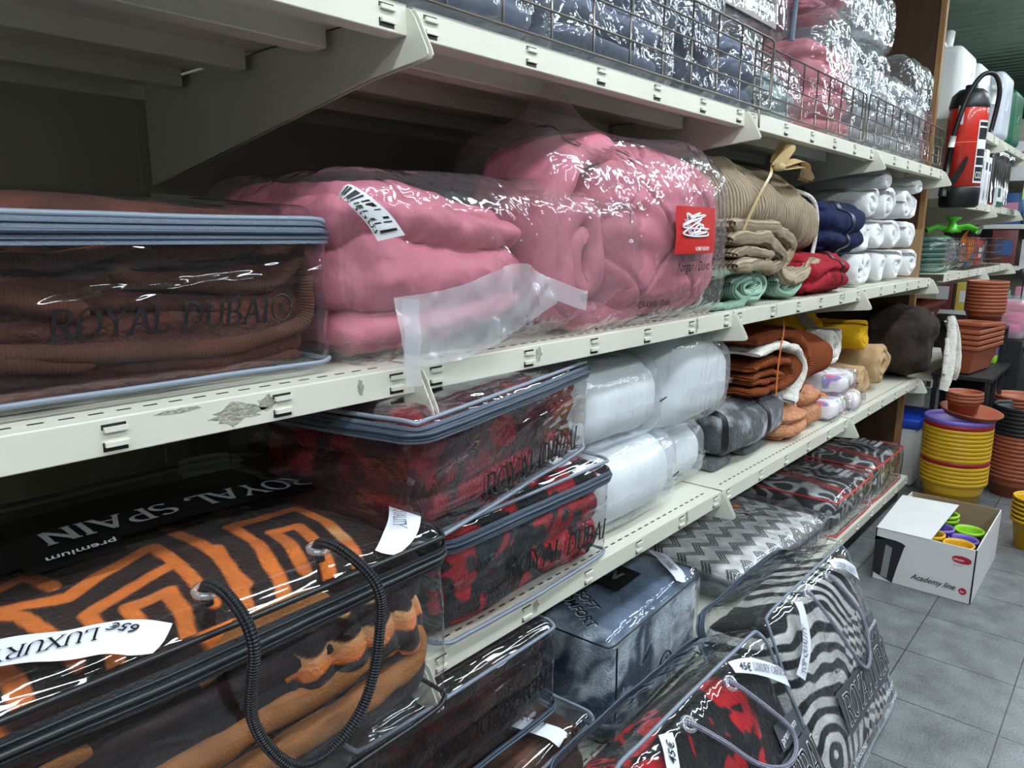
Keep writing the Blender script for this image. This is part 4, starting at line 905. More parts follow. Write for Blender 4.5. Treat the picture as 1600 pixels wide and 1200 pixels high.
# ================================================================ blankets and towels, shelf B
m_cord_be = ribbed('beige_corduroy', (176, 158, 132), .0135, .9, dark=.45, sheen=.5)
m_sherpa = fabric('white_sherpa', (226, 222, 212), var=.12, vscale=60, bump=1.0, bscale=120, sheen=.5)
m_satin_be = plain('beige_satin_ribbon', (190, 164, 118), .32, spec=.6, sheen=.3)
def beige():
    t = thing('corduroy_blanket', 'large folded beige corduroy blanket tied with satin ribbon, on the second shelf', 'blanket', (2.50, .02, ZB+.112))
    def post(pos, p):
        pos = pos.copy(); x = pos[..., 0]; f = smooth(.0, .9, -p[..., 1]); pos[..., 2] *= 1-.10*smooth(.1, .45, x)-.05*smooth(-.1, -.45, x); pos[..., 2] += .012*np.sin(x*9+pos[..., 1]*14); return pos
    for nm, (x, w, z, h, y, r, sd) in {'upper_bundle': (-.10, .72, .075, .245, .03, .12, 3), 'right_turn': (.30, .42, .03, .26, .05, .13, 4)}.items():
        S = Soft(w, .46, h, r=r, bulge=(.03, .03, .03), noise=.028, nscale=6, seed=sd, post=post, nstretch=(1.6, .7, 1)); P, F = lattice(90, 60, 50)
        st = P*S.dim; st[:, 0] += .25*P[:, 2]*.1
        mesh_obj(nm, S.map(P)+np.array((x, y, z)), F, m_cord_be, t, None, st)
    for k, (pts, th, wd, y) in enumerate((([(-.42, .14), (-.2, .135), (.0, .11), (.08, .07), (.04, .03), (-.05, .04)], .045, .10, .035), ([(-.42, .10), (-.2, .10), (-.08, .075), (-.02, .03), (-.08, .0), (-.2, .02), (-.40, .02)], .045, .10, .03), ([(-.40, .055), (-.22, .06), (-.14, .045), (-.2, .035)], .03, .10, .028),
        ([(.04, .03), (.0, .0), (.06, -.03), (.2, -.035), (.36, .02)], .05, .12, .055))):
        V, F, S_ = sheet(spline(pts, 70), wd, th, 8, .006, k, noise=.007, nscale=16); S_ = S_[:, [1, 0, 2]]; mesh_obj('fold', V+np.array((0, y, 0)), F, m_cord_be, t, None, S_)
    pts = spline([(.45, .06, -.0), (.49, .06, .1), (.49, .06, .2), (.455, .08, .265), (.38, .16, .30)], 50); mesh_obj('sherpa_edge', *tube_geo(pts-np.array((.03, 0, .01)), .008, 8)[:2], m_sherpa, t)
    def band(name, pts, w, nv=6):
        P = spline(pts, 60); V = np.stack([P+np.array((w*k, 0, .0)) for k in np.linspace(-.5, .5, 5)], 1).reshape(-1, 3); return mesh_obj(name, V, gridF(60, 5), m_satin_be, t)
    band('ribbon', [(-.36, -.002, .10), (-.32, -.012, .17), (-.25, -.012, .24), (-.16, .0, .295), (-.08, .03, .325), (.04, .08, .345)], .022)
    kn = Soft(.032, .03, .026, r=.012, noise=.008, nscale=30, seed=3); P, F = lattice(12, 12, 10); mesh_obj('ribbon_knot', kn.map(P)+np.array((-.08, -.01, .312)), F, m_satin_be, t)
    for pts in ([(-.03, .02, .36), (.02, .0, .42), (.05, .03, .435), (.03, .05, .38), (.0, .03, .365)], [(.0, .02, .365), (.08, -.01, .385), (.17, .0, .375), (.25, .03, .345), (.26, .04, .33)], [(.0, .02, .355), (.09, -.015, .365), (.18, -.01, .345), (.25, .02, .335)]):
        P = spline(pts, 40)+np.array((-.06, -.01, -.033)); V = np.stack([P+np.array((0, .035*k, .012*k)) for k in np.linspace(-.5, .5, 5)], 1).reshape(-1, 3); mesh_obj('ribbon_tail', V, gridF(40, 5), m_satin_be, t)
beige()
def roll(name, label, cat, loc, L, sx, sz, mat, turns=2.6, th=.03, a0=0, rz=0, group=None, seed=0, noise=.006, wav=.006, mk=None, swap=False, rx=0):
    t = thing(name, label, cat, loc, (rx, 0, rz), group)
    n = int(60+turns*34); V, F, S_ = sheet(spiral_path(.22, 1, turns, n, sx-th/2, sz-th/2, a0)+np.array((0, sz)), L, th, 10, wav, seed, noise=noise, nscale=14)
    if swap: S_ = S_[:, [1, 0, 2]]
    mesh_obj('rolled_cloth', V+np.array((0, L/2, 0)), F, mat, t, None, S_)
    return t
m_mint = ribbed('mint_corduroy', (150, 184, 164), .008, .7, dark=.3, sheen=.4)
t = roll('rolled_blanket', 'mint green ribbed blanket rolled up under the beige blanket, left one', 'blanket', (2.28, .03, ZB+.002), .42, .15, .058, m_mint, 2.4, .026, .3, group=None, seed=2, swap=True)
V, F, S_ = sheet(spline([(-.24, .10), (-.1, .115), (.02, .112), (.05, .06), (-.04, .01), (-.24, .012)], 50), .05, .02, 5, .002, 3, noise=.005); mesh_obj('outer_flap', V+np.array((-.03, .02, 0)), F, m_mint, t, None, S_[:, [0, 1, 2]])
roll('rolled_blanket', 'mint green ribbed blanket squashed under the beige blanket, next to the red one', 'blanket', (2.60, .03, ZB+.002), .40, .13, .05, m_mint, 2.2, .026, 1.5, seed=5, swap=True)
m_cordt = plain('mint_tie', (140, 176, 152), .6)
def softthing(name, label, cat, loc, dims, mat, r=.06, bulge=(.02, .02, .02), noise=.02, ns=7, seed=0, layers=0, lamp=.012, rot=(0, 0, 0), res=60, post=None, col=None, pn='cloth', stretch=(1, 1, 1), group=None):
    t = thing(name, label, cat, loc, rot, group); S = Soft(*dims, r=r, bulge=bulge, noise=noise, nscale=ns, seed=seed, layers=layers, lamp=lamp, post=post, nstretch=stretch); S.mesh(pn, mat, t, res, col); return t, S
def strap(S, t, name, mat, x, w=.02, faces=True, off=.004, m=90):
    """a strap round the bundle at a given x"""
    tt = np.linspace(0, 8, m, endpoint=False); rows = []
    for xx in (x-w/2, x, x+w/2):
        P = []
        for a in tt:
            k = int(a//2); f = a-2*k-1; q = [(f, -1), (1, f), (-f, 1), (-1, -f)][k]; P.append((xx/S.dim[0], q[0], q[1]))
        rows.append(S.map(np.array(P), off))
    return mesh_obj(name, np.stack(rows, 1).reshape(-1, 3), gridF(m, 3, True), mat, t)
m_navy = fabric('navy_plush', (20, 28, 62), var=.5, vscale=16, bump=.6, bscale=100, sheen=.5); m_redp = fabric('red_plush', (150, 30, 42), var=.4, vscale=18, bump=.6, bscale=110, sheen=.4)
m_strap = plain('black_elastic_strap', (18, 18, 20), .5); m_strapn = plain('dark_blue_strap', (36, 42, 62), .4)
t, S = softthing('folded_blanket', 'folded red plush blanket with a black strap, low between beige blanket and towels', 'blanket', (2.98, .02, ZB+.002), (.46, .42, .145), m_redp, .05, (.02, .03, .015), .028, 8, 5, 2, .012); strap(S, t, 'strap', m_strap, .06)
t, S = softthing('folded_blanket', 'folded navy plush blanket on top of the red one', 'blanket', (3.24, .05, ZB+.15), (.52, .42, .20), m_navy, .06, (.03, .03, .02), .024, 7, 8, 2, .014); strap(S, t, 'strap', m_strapn, .0, .028)
m_tow = fabric('white_terry_towel', (238, 238, 238), var=.05, vscale=30, bump=.7, bscale=260, sheen=.3)
k = 0
rows = [(ZB+.002, (3.46, 3.66, 3.87, 4.09, 4.33), .085, .10), (ZB+.150, (3.57, 3.76, 3.98, 4.22, 4.42), .082, .095), (ZB+.292, (3.63, 3.84, 4.12, 4.38), .082, .09), (ZB+.425, (3.76, 4.30), .05, .10)]
for rI, (z, xs, sz, sx) in enumerate(rows):
    for i, x in enumerate(xs):
        roll('rolled_towel', 'white rolled towel in the pile on the second shelf, %s row, %s from the left' % (['bottom', 'second', 'third', 'topmost'][rI], ['first', 'second', 'third', 'fourth', 'fifth'][i]), 'towel', (x, .04+.012*((i*7+rI*3) % 4), z), .38, sx*.98, sz*.92, m_tow, 1.9, .034, .7*i+rI, (random.random()-.5)*.1, 'rolled white towels', i+rI*5, .007)
m_cardb = plain('brown_cardboard', (150, 122, 88), .8, var=.08)
tag(MB().box(4.555, 4.565, .06, .50, ZB+.001, ZB+.26).build('cardboard_sheet', m_cardb, sm=False), 'upright sheet of brown cardboard at the end of the towel pile', 'cardboard')

# ================================================================ shelf C
m_fill = plain('white_pillow_filling', (222, 228, 230), .85, 0, .3, 30, .2, 0, .06, 10)
def pillow(label, loc, dims, seed, rot=(0, 0, 0), peak=False):
    t = thing('bagged_pillow', label, 'pillow', loc, rot)
    def post(pos, p):
        if not peak: return pos
        pos = pos.copy(); x = pos[..., 0]; pos[..., 2] *= 1-.25*smooth(.0, .26, x)*(pos[..., 2] > dims[2]*-1); pos[..., 2] += .02*np.exp(-((x+.04)/.1)**2)*smooth(0, 1, p[..., 2]); return pos
    S = Soft(dims[0]-.02, dims[1]-.02, dims[2]-.012, r=.085, bulge=(.01, .02, .01), noise=.012, nscale=5, seed=seed, post=post); S.mesh('filling', m_fill, t, 50).location = (0, .01, .005)
    C = Soft(*dims, r=.06, bulge=(.012, .02, .012), noise=.010, nscale=7, seed=seed+9, post=post, nstretch=(.6, .6, 1.6)); C.mesh('frosted_cover', m_film_s, t, 90)
    g = np.array([(x, z) for z in np.linspace(-.02, .0, 6) for x in np.linspace(-dims[0]*.36, dims[0]*.40, 16)]); V = C.face('front', g/C.fs('front'), .008); V[:, 2] += .003*np.sin(V[:, 0]*60); mesh_obj('closing_flap', V, gridF(6, 16), m_film_s, t)
    m = MB().box(-.022, .022, -.0005, .0005, -.002, .002); o = m.build('black_tag', m_black, t, sm=False); q = C.face('front', np.array((dims[0]*.36, -.005))/C.fs('front'), .010); o.location = q; o.rotation_euler = (0, -.1, .1)
    return t
pillow('white pillow in frosted bag, lower left of the four on the third shelf', (1.665, .045, ZC+.003), (.46, .46, .225), 3)
pillow('white pillow in frosted bag, lower right of the four beside the grey blanket', (2.0, .10, ZC+.003), (.36, .42, .20), 5)
pillow('white pillow in frosted bag, upper left of the four beside the burgundy bag', (1.60, .06, ZC+.232), (.44, .44, .225), 7)
pillow('white pillow in frosted bag, upper right of the four, pointed, under the beige blanket shelf', (2.02, .05, ZC+.205), (.42, .44, .285), 11, (0, math.radians(3), 0), True)
m_greyp = plain('grey_mottled_plush', (120, 122, 126), .9, 0, .8, 120, .2, 0, .75, 9, False, .5)
m_greym = fabric('grey_mottled_pile', attr=True, var=.2, vscale=30, bump=.8, bscale=120, sheen=.2)
t, S = softthing('folded_blanket', 'folded grey mottled plush blanket with black strap on the third shelf', 'blanket', (2.50, .07, ZC+.04), (.52, .42, .165), m_greym, .05, (.02, .03, .02), .018, 6, 3, 0, col=lambda V, P: mixc(lin((78, 80, 84)), lin((176, 178, 182)), smooth(-.12, .3, fbm(V*13, 5, 4))), res=110); strap(S, t, 'strap', m_strap, .03, .035); strap(S, t, 'strap', m_strap, -.255, .03)
g = np.array([(x, y) for y in np.linspace(-.14, -.02, 4) for x in np.linspace(-.12, .02, 5)]); mesh_obj('cardboard_tag', S.face('top', g/S.fs('top'), .006), gridF(4, 5), m_cardb, t)
for k, (x, w) in enumerate(((2.29, .15), (2.55, .17))): 
    t_, _ = softthing('plush_slipper', ['grey plush slipper under the grey blanket, next to the pillow bag', 'grey plush slipper under the grey blanket, on the right'][k], 'slipper', (x, .09, ZC+.002), (w, .2, .04), m_greyp, .019, (.0, .0, .0), .006, 12, k)
m_rust = ribbed('rust_corduroy', (158, 80, 40), .010, 1.0, dark=.5, sheen=.5); m_orib = plain('orange_satin_ribbon', (198, 106, 40), .35, sheen=.3)
def rust():
    t = thing('corduroy_blanket', 'rust orange corduroy blanket with sherpa lining folded on the third shelf', 'blanket', (2.78, .08, ZC+.165))
    S = Soft(.62, .46, .235, r=.10, bulge=(.03, .03, .02), noise=.018, nscale=6, seed=4, nstretch=(1.5, .7, 1), post=lambda pos, p: pos*np.array((1, 1, 1))-np.stack([0*p[..., 0], 0*p[..., 0], .10*smooth(-.1, .5, pos[..., 0])*pos[..., 2]/.25], -1)); P, F = lattice(90, 60, 40); st = P*S.dim
    mesh_obj('folded_cloth', S.map(P)+np.array((.22, .0, .0)), F, m_rust, t, None, st)
    for k, (pts, th, m_, y) in enumerate((([(-.36, .16), (-.2, .17), (-.05, .15), (.0, .10), (-.06, .065), (-.2, .07), (-.38, .08)], .03, m_rust, -.015), ([(-.36, .125), (-.2, .13), (-.1, .11), (-.2, .1), (-.36, .11)], .022, m_rust, -.012),
         ([(-.36, .215), (-.15, .225), (.02, .19), (.10, .12), (.07, .05), (.02, .01), (-.02, .0)], .03, m_sherpa, -.028), ([(-.38, .255), (-.1, .262), (.08, .22), (.16, .13), (.12, .04), (.05, -.01)], .032, m_rust, -.018))):
        V, F, S_ = sheet(spline(pts, 70), .22, th, 10, .004, k, noise=.006, nscale=16); mesh_obj(['fold', 'fold', 'sherpa_lining', 'outer_fold'][k], V+np.array((0, .10+y, 0)), F, m_, t, None, S_)
    S2 = Soft(.5, .4, .13, r=.06, bulge=(.02, .02, .02), noise=.03, nscale=6, seed=9, nstretch=(1.4, .8, 1)); P, F = lattice(60, 50, 20); mesh_obj('upper_fold', S2.map(P)+np.array((-.20, .14, .19)), F, m_rust, t, None, P*S2.dim)
    P = spline([(-.2, -.04, .05), (-.215, -.045, .14), (-.19, -.04, .22), (-.12, -.02, .28), (.0, .03, .30)], 40); V = np.stack([P+np.array((.014*k, 0, 0)) for k in np.linspace(-.5, .5, 4)], 1).reshape(-1, 3); mesh_obj('ribbon', V, gridF(40, 4), m_orib, t)
rust()
m_peach = plain('peach_boucle', (206, 146, 112), .95, 0, 1.0, 150, .1, 0, .3, 60, False, .4)
t, S = softthing('folded_blanket', 'peach boucle blanket squashed under the rust orange one, front half', 'blanket', (2.83, .04, ZC+.002), (.24, .34, .13), m_peach, .05, (.01, .02, .01), .014, 9, 3, 2, .018)
t, S = softthing('folded_blanket', 'peach boucle blanket behind, beside the floral packs, with orange price tag', 'blanket', (3.06, .06, ZC+.002), (.20, .34, .17), m_peach, .05, (.01, .02, .01), .014, 9, 6, 2, .02)
mesh_obj('price_tag', [(-.02, -.02, .15), (.05, -.02, .14), (.07, -.03, .11), (-.01, -.03, .145)], [(0, 1, 2, 3)], m_tagor, t, sm=False)
def floral(V, P):
    n = vnoise(V*26, 3); h = _h(np.floor(V[:, 0]*24).astype(int), np.floor(V[:, 2]*24).astype(int), np.floor(V[:, 1]*24).astype(int), 8)
    pal = np.array([lin(c) for c in ((222, 120, 160), (130, 170, 110), (238, 220, 120), (150, 140, 200), (230, 150, 180))])
    return mixc(lin((238, 232, 236)), pal[(h*4.99).astype(int)], smooth(.2, .4, n))
m_flor = fabric('floral_print', attr=True, var=.05, bump=.2)
for k, (x, z, w, h, lbl) in enumerate(((3.30, .0, .26, .10, 'clear packed white and pink floral fabric on the third shelf, nearest the peach blanket'), (3.40, .105, .30, .09, 'clear packed floral fabric lying on top of the other packs'), (3.56, .0, .24, .085, 'clear packed floral fabric with green and yellow flowers beside the tan rolls'))):
    t = thing('fabric_pack', lbl, 'fabric pack', (x, .01, ZC+.002+z), (0, 0, .1*k)); s1 = Soft(w-.03, .24, h-.01, r=.035, noise=.008, nscale=12, seed=k); s1.mesh('folded_fabric', m_flor, t, 60, floral).location = (0, .015, .003)
    Soft(w, .28, h, r=.035, noise=.02, nscale=14, seed=k+30).mesh('plastic_wrap', m_film_c, t, 50)
roll('rolled_blanket', 'cream white rolled blanket behind the floral packs', 'blanket', (3.45, .12, ZC+.2), .34, .10, .095, m_sherpa, 2, .03, 1, seed=3)
m_yel = plain('mustard_terry', (222, 172, 26), .9, 0, .8, 180, .15, 0, .12, 20, False, .4); m_tanr = plain('tan_fleece', (190, 158, 118), .9, 0, .7, 200, .15, 0, .2, 20, False, .4); m_gband = plain('grey_paper_band', (134, 128, 112), .6)
for k, (x, z, sx, sz, m_, lbl) in enumerate(((3.74, 0, .11, .085, m_tanr, 'tan rolled blanket beneath the yellow ones, left of the pair'), (4.06, 0, .12, .125, m_tanr, 'tall tan rolled blanket beside the end of the third shelf'), (4.30, 0.0, .10, .11, m_yel, 'mustard yellow rolled blanket behind the tan roll, at the shelf end'))):
    roll('rolled_blanket', lbl, 'blanket', (x, .06+.06*(k == 2), ZC+.002+z), .40, sx, sz, m_, 2.2, .036, 1.6+k, seed=k+7, noise=.008)
t = roll('rolled_blanket', 'mustard yellow rolled blanket with a grey paper band, above the tan rolls', 'blanket', (3.84, .10, ZC+.225), .40, .15, .075, m_yel, 2.2, .032, .4, math.radians(10), seed=9, noise=.008)
t, S = softthing('folded_blanket', 'mustard yellow folded blanket with grey band and orange sticker at the back', 'blanket', (3.42, .26, ZC+.26), (.60, .36, .16), m_yel, .06, (.02, .02, .02), .016, 7, 5, 1, .01); strap(S, t, 'paper_band', m_gband, .06, .13)
mesh_obj('price_sticker', S.face('front', np.array([(.05, -.01), (.085, -.015), (.085, .01), (.05, .01)])/S.fs('front'), .007), [(0, 1, 2, 3)], m_tagor, t, sm=False)
# dark sherpa throw hanging over the shelf end
m_dkthrow = fabric('dark_brown_fleece', (50, 42, 38), var=.3, vscale=12, bump=.5, bscale=120)
def throw():
    t = thing('sherpa_throw', 'dark brown throw with white sherpa lining hanging at the end of the third shelf', 'blanket', (4.55, -.045, ZC+.01))
    S = Soft(.36, .36, .36, r=.12, bulge=(.03, .04, .03), noise=.07, nscale=4.5, seed=4, post=lambda pos, p: pos); S.mesh('dark_bundle', m_dkthrow, t, 50)
    for k, (pts, r) in enumerate((([(.17, -.05, .335), (.14, -.07, .25), (.08, -.085, .12), (.03, -.09, .0), (.01, -.085, -.06)], (.016, .03)), ([(.19, -.05, .33), (.22, -.07, .24), (.24, -.085, .12), (.23, -.09, .03), (.25, -.08, -.03)], (.02, .03)), ([(.21, -.03, .30), (.28, -.06, .2), (.32, -.07, .1), (.30, -.07, .04)], (.018, .028)), ([(.10, -.06, .22), (.05, -.075, .1), (.02, -.08, .03)], (.01, .014)))):
        P = spline(pts, 40); rad = r[0]+(r[1]-r[0])*np.sin(np.linspace(.1, 2.6, 40)); V, F, _ = tube_geo(P, rad, 14, False, .45); V = np.array(V); V += .004*np.stack([fbm(V*50, q, 2) for q in range(3)], -1)
        mesh_obj('sherpa_edge', V, F, m_sherpa, t)
    V, F, S_ = sheet(spline([(.24, .30), (.34, .26), (.36, .18), (.33, .13)], 20), .10, .02, 5, .0, 2, noise=.004); mesh_obj('folded_corner', V+np.array((0, .0, 0)), F, m_dkthrow, t)
throw()

# ================================================================ top shelf goods
m_gd = fabric('blue_grey_duvet', (104, 112, 132), var=.2, vscale=6, bump=.4, bscale=40, sheen=.2); m_tealg = fabric('pale_teal_duvet', (150, 170, 172), var=.15, vscale=6, bump=.4, bscale=40)
m_ngr = fabric('dark_slate_duvet', (58, 64, 82), var=.2, vscale=6, bump=.4, bscale=40); m_lgr = fabric('light_grey_duvet', (150, 156, 160), var=.15, vscale=6, bump=.4, bscale=40); m_pinkd = fabric('dusty_pink_duvet', (188, 118, 130), var=.2, vscale=7, bump=.4, bscale=40)
def topbag(label, x, y, z, w, d, h, mat, seed, layers=3, lean=0, cover=(.05, .04, .05), cpost=None, fm=None, rot=0, cat='duvet', noise=.02):
    t = thing('bagged_duvet', label, cat, (x, y, z), (0, rot, lean))
    S = Soft(w, d, h, r=.07, bulge=(.01, .02, .02), noise=noise, nscale=7, seed=seed, layers=layers, lamp=.022); S.mesh('duvet_body', mat, t, 64)
    C = Soft(w+cover[0], d+cover[1], h+cover[2], r=.05, bulge=(.01, .01, .02), noise=.024, nscale=9, seed=seed+5, post=cpost); C.mesh('plastic_cover', fm or m_film_c, t, 90).location = (0, -.018, -.001); return t
zA_ = ZA+.003
topbag('blue grey duvet in clear bag behind the rusty wire guard, leftmost', .95, .05, zA_, .58, .5, .26, m_gd, 1)
topbag('blue grey duvet in clear bag behind the wire guard, over the standing pink duvet', 1.50, .05, zA_, .44, .5, .24, m_gd, 4)
topbag('dark slate duvet in clear bag stacked above the blue grey ones', 1.62, .16, zA_+.32, .60, .42, .2, m_ngr, 6, 2)
topbag('dark slate duvet in crumpled clear bag near the guard end', 1.91, .08, zA_, .26, .5, .28, m_ngr, 8, 2)
topbag('grey duvet in crumpled clear bag at the first wire guard end', 2.18, .06, zA_, .24, .5, .22, m_gd, 9, 3)
topbag('pale teal duvet in clear bag behind the middle wire guard', 2.46, .06, zA_, .28, .5, .17, m_tealg, 11, 3)
# printed leaflet bag
def leaflet_bag():
    t = thing('bedding_set', 'bedding set in zipped clear bag with grey printed picture insert', 'bedding', (2.26, .10, zA_+.285), (0, math.radians(0), 0))
    Soft(.62, .10, .36, r=.03, noise=.008, nscale=7, seed=3).mesh('folded_bedding', fabric('taupe_bedding', (120, 112, 108), var=.2), t, 40).location = (0, .03, 0)
    m_gp = plain('grey_insert_card', (150, 146, 142), .5); m_pic = plain('printed_bedroom_picture', (96, 104, 120), .5, var=.5, vscale=30); m_pic2 = plain('printed_duvet_picture', (84, 92, 104), .5, var=.6, vscale=50)
    MB().box(-.28, .28, .018, .020, .03, .34).build('insert_card', m_gp, t, sm=False)
    MB().box(.10, .26, .015, .0165, .10, .30).build('printed_picture', m_pic2, t, sm=False); MB().box(-.12, .08, .015, .0165, .16, .32).build('printed_picture', m_pic, t, sm=False); MB().box(-.26, .26, .015, .0165, .06, .075).build('white_stripe', m_paper, t, sm=False)
    C = Soft(.68, .16, .40, r=.03, noise=.01, nscale=8, seed=13); C.mesh('vinyl_cover', m_film_v, t, 60).location = (0, -.01, 0)
    mesh_obj('zip_tape', *tube_geo([(.335, -.015, .0), (.34, -.018, .13), (.342, -.018, .27), (.34, -.015, .40)], .009, 8, False, .5)[:2], m_zip, t)
leaflet_bag()
topbag('pink duvet in clear bag standing behind the middle wire guard', 2.98, .06, zA_, .40, .5, .34, m_pinkd, 21, 4, cpost=lambda pos, p: pos+np.stack([0*p[..., 0], 0*p[..., 0], .06*np.exp(-((pos[..., 0]+.02)/.12)**2)*smooth(0, 1, p[..., 2])], -1))
topbag('pink duvet in clear bag lying on top of the other pink duvet', 3.02, .12, zA_+.47, .42, .42, .22, m_pinkd, 23, 2)
topbag('light grey duvet in clear bag beside the pink duvet', 3.42, .07, zA_, .38, .48, .36, m_lgr, 25, 4)
topbag('light grey duvet in clear bag nearest the wooden panel, leaning', 4.18, .06, zA_, .50, .46, .36, m_lgr, 29, 4, cover=(.05, .06, .12))
topbag('light grey duvet in clear bag in the far guarded bay', 3.78, .07, zA_, .32, .46, .30, m_lgr, 27, 3)
def spout(pos, p):
    pos = pos.copy(); s = smooth(.1, .5, pos[..., 0]); pos[..., 2] = pos[..., 2]*(1-.75*s)+.02*s; pos[..., 1] = (pos[..., 1])*(1-.7*s); pos[..., 0] += .12*smooth(.3, .5, pos[..., 0]); return pos
topbag('clear duvet bag with a long empty crumpled end lying on the pile near the panel', 3.74, .14, zA_+.45, .36, .4, .22, m_lgr, 31, 2, cover=(.55, .08, .05), cpost=spout)
# ================================================================ fire extinguisher
m_exred = plain('extinguisher_red', (206, 48, 34), .3, coat=.5); m_exblk = plain('extinguisher_black_plastic', (24, 24, 26), .4); m_rub = plain('black_rubber_hose', (22, 22, 24), .35)
t = thing('fire_extinguisher', 'red fire extinguisher with black hose beside the wooden panel', 'fire extinguisher', (4.91, -.03, 1.665))
MB().lathe([(0, .11), (.098, .11), (.098, .50), (.092, .545), (.07, .585), (.045, .60), (0, .60)], 40).build('cylinder', m_exred, t)
MB().lathe([(.0985, .345), (.0992, .347), (.0985, .349)], 40).build('weld_ring', plain('pale_ring', (226, 120, 100), .4), t)
MB().lathe([(0, 0), (.085, 0), (.099, .012), (.101, .105), (.098, .112), (0, .112)], 40).build('base_cup', m_exblk, t)
MB().lathe([(.097, .53), (.10, .545), (.09, .60), (.06, .63), (.03, .635), (.03, .655), (0, .655)], 36).build('head_cap', m_exblk, t)
MB().tube(spline([(.0, -.115, .40), (.0, -.13, .52), (-.015, -.135, .62), (-.04, -.11, .69), (-.075, -.06, .69), (-.10, -.015, .61), (-.115, .015, .50), (-.12, .04, .36)], 60), .0125, 12).build('hose', m_rub, t)
MB().tube([(-.12, .038, .38), (-.12, .044, .32)], .0155, 12).build('hose_collar', m_white, t)
MB().tube([(-.12, .044, .32), (-.12, .055, .14)], .017, 12).build('discharge_nozzle', m_rub, t)
MB().tube([(-.12, .055, .14), (-.12, .06, .06)], .022, 14).build('nozzle_mouth', m_exblk, t)
MB().prism([(.05, .12), (-.035, .27), (-.045, .26), (-.03, .20), (.03, .08)], -.112, -.102, 0).build('holder_strap', m_exblk, t, sm=False)
# instruction label wrapped on the cylinder
def cyl_patch(a0, a1, z0, z1, r=.0992, n=12): 
    V = [(r*math.cos(a), r*math.sin(a), z) for a in np.linspace(math.radians(a0), math.radians(a1), n) for z in (z0, z1)]; return V, gridF(n, 2)
lb = mesh_obj('instruction_label', *cyl_patch(225, 268, .13, .46), m_paper, t)
for k, (z0, z1) in enumerate(((.14, .215), (.225, .265), (.272, .31), (.36, .42), (.43, .45))): mesh_obj('label_block', *cyl_patch(228, 265, z0, z1, .0996), m_black, lb)
V, F = text_geo('CO2', 1.0); V = [(.1*math.cos(math.radians(230)+x*.25), .1*math.sin(math.radians(230)+x*.25), .155+y*.05) for x, y in V]; mesh_obj('label_lettering', V, F, m_paper, lb, sm=False)
mesh_obj('inspection_card', *cyl_patch(160, 178, .44, .54), m_paper, t)

# ================================================================ the next run of shelving
def far_shelf(x0, x1, z, label, y0=0.0, dep=.5):
    t = thing('shelf_board', label, 'shelf', (x0, y0, z), group='cream shelf boards of the far run'); W = x1-x0
    MB().box(0, W, 0, dep, -.004, 0).build('deck', m_cream, t, sm=False); MB().box(0, W, -.003, 0, -.046, 0).box(0, W, 0, .03, -.046, -.043).build('front_lip', m_cream, t, sm=False)
    for q in (.1, .35, .6, .85):
        for zc in (-.013, -.032):
            o = bpy.data.objects.new('lip_tab', tab_mesh[1 if zc > -.02 else -1]); COL.objects.link(o); o.parent = t; o.location = (q*W, 0, zc)
    return t
SB = [(-.004, -.006), (-.012, -.008), (-.022, -.022), (-.048, -.070), (-.050, -.078), (-.045, -.083), (.48, -.16), (.5, -.16), (.5, -.01), (.02, -.006)]
FX = [4.90, 6.15, 7.40]
for z, nm in ((2.16, 'top'), (1.72, 'upper'), (1.29, 'middle'), (.66, 'lower')):
    for k in range(2): far_shelf(FX[k]+.01, FX[k+1]-.01, z, 'cream shelf board of the far run, %s level, %s bay' % (nm, ('nearer', 'farther')[k]))
    for k in (1, 2): bracket(FX[k], z, 'cream bracket of the far run, %s level, at the %s joint' % (nm, ('', 'middle', 'far')[k]), SB)
tag(MB().box(4.9, 7.4, .51, .53, 0, 2.7).build('back_panel', m_creamd, sm=False), 'cream back panel of the far run of shelving', 'panel')

# jerrycans on the far top shelf
m_canw = plain('translucent_white_plastic', (214, 216, 212), .4, sheen=.1); m_cang = plain('bluish_clear_plastic', (190, 196, 206), .35); m_green = plain('green_plastic', (22, 132, 92), .4); m_redpl = plain('crimson_plastic', (176, 24, 52), .4); m_dkgreen = plain('dark_green_plastic', (14, 92, 64), .4)
def jerry(label, x, y, z, w, d, h, mat, cap, strap_=False):
    t = thing('jerrycan', label, 'jerrycan', (x, y, z)); S = Soft(w, d, h, r=.045, bulge=(.004, .006, .0)); S.mesh('can_body', mat, t, 30)
    P = np.array([(-.06, 0, h-.01), (-.055, 0, h+.035), (.0, 0, h+.05), (.06, 0, h+.03), (.07, 0, h-.01)])+np.array((-.03, d/2, 0)); MB().tube(spline(P, 24), .014, 10).build('carry_handle', mat, t)
    MB().lathe([(0, 0), (.03, 0), (.03, .03), (.022, .034), (.022, .045), (0, .045)], 16, (w*.33, d/2, h-.002)).build('screw_cap', cap, t)
    MB().tube([S.face('front', np.array(p)/S.fs('front'), .0) for p in ((-w*.3, -h*.1), (w*.12, h*.2))], .006, 6).build('moulded_rib', mat, t)
    return t
t = jerry('large white jerrycan with upright spout on the top shelf of the far run', 5.28, .06, 2.163, .40, .30, .42, m_canw, m_canw)
MB().tube([(.06, .15, .41), (.13, .15, .56)], .028, 12).build('pouring_spout', m_canw, t)
t = jerry('white jerrycan with green strap and clear tap, behind the large white one', 5.70, .04, 2.163, .30, .32, .40, m_canw, m_redpl)
MB().box(-.02, .12, -.006, .0, .0, .22).build('green_strap', m_green, t, bevel=.003)
MB().lathe([(.012, 0), (.03, .0), (.035, .035), (.03, .035), (.026, .004), (.012, .002)], 16).build('clear_tap', m_canw, t).location = (.14, -.04, .26)
MB().tube([(.14, -.02, .18), (.145, -.03, .27)], .02, 10).build('tap_stem', m_canw, t)
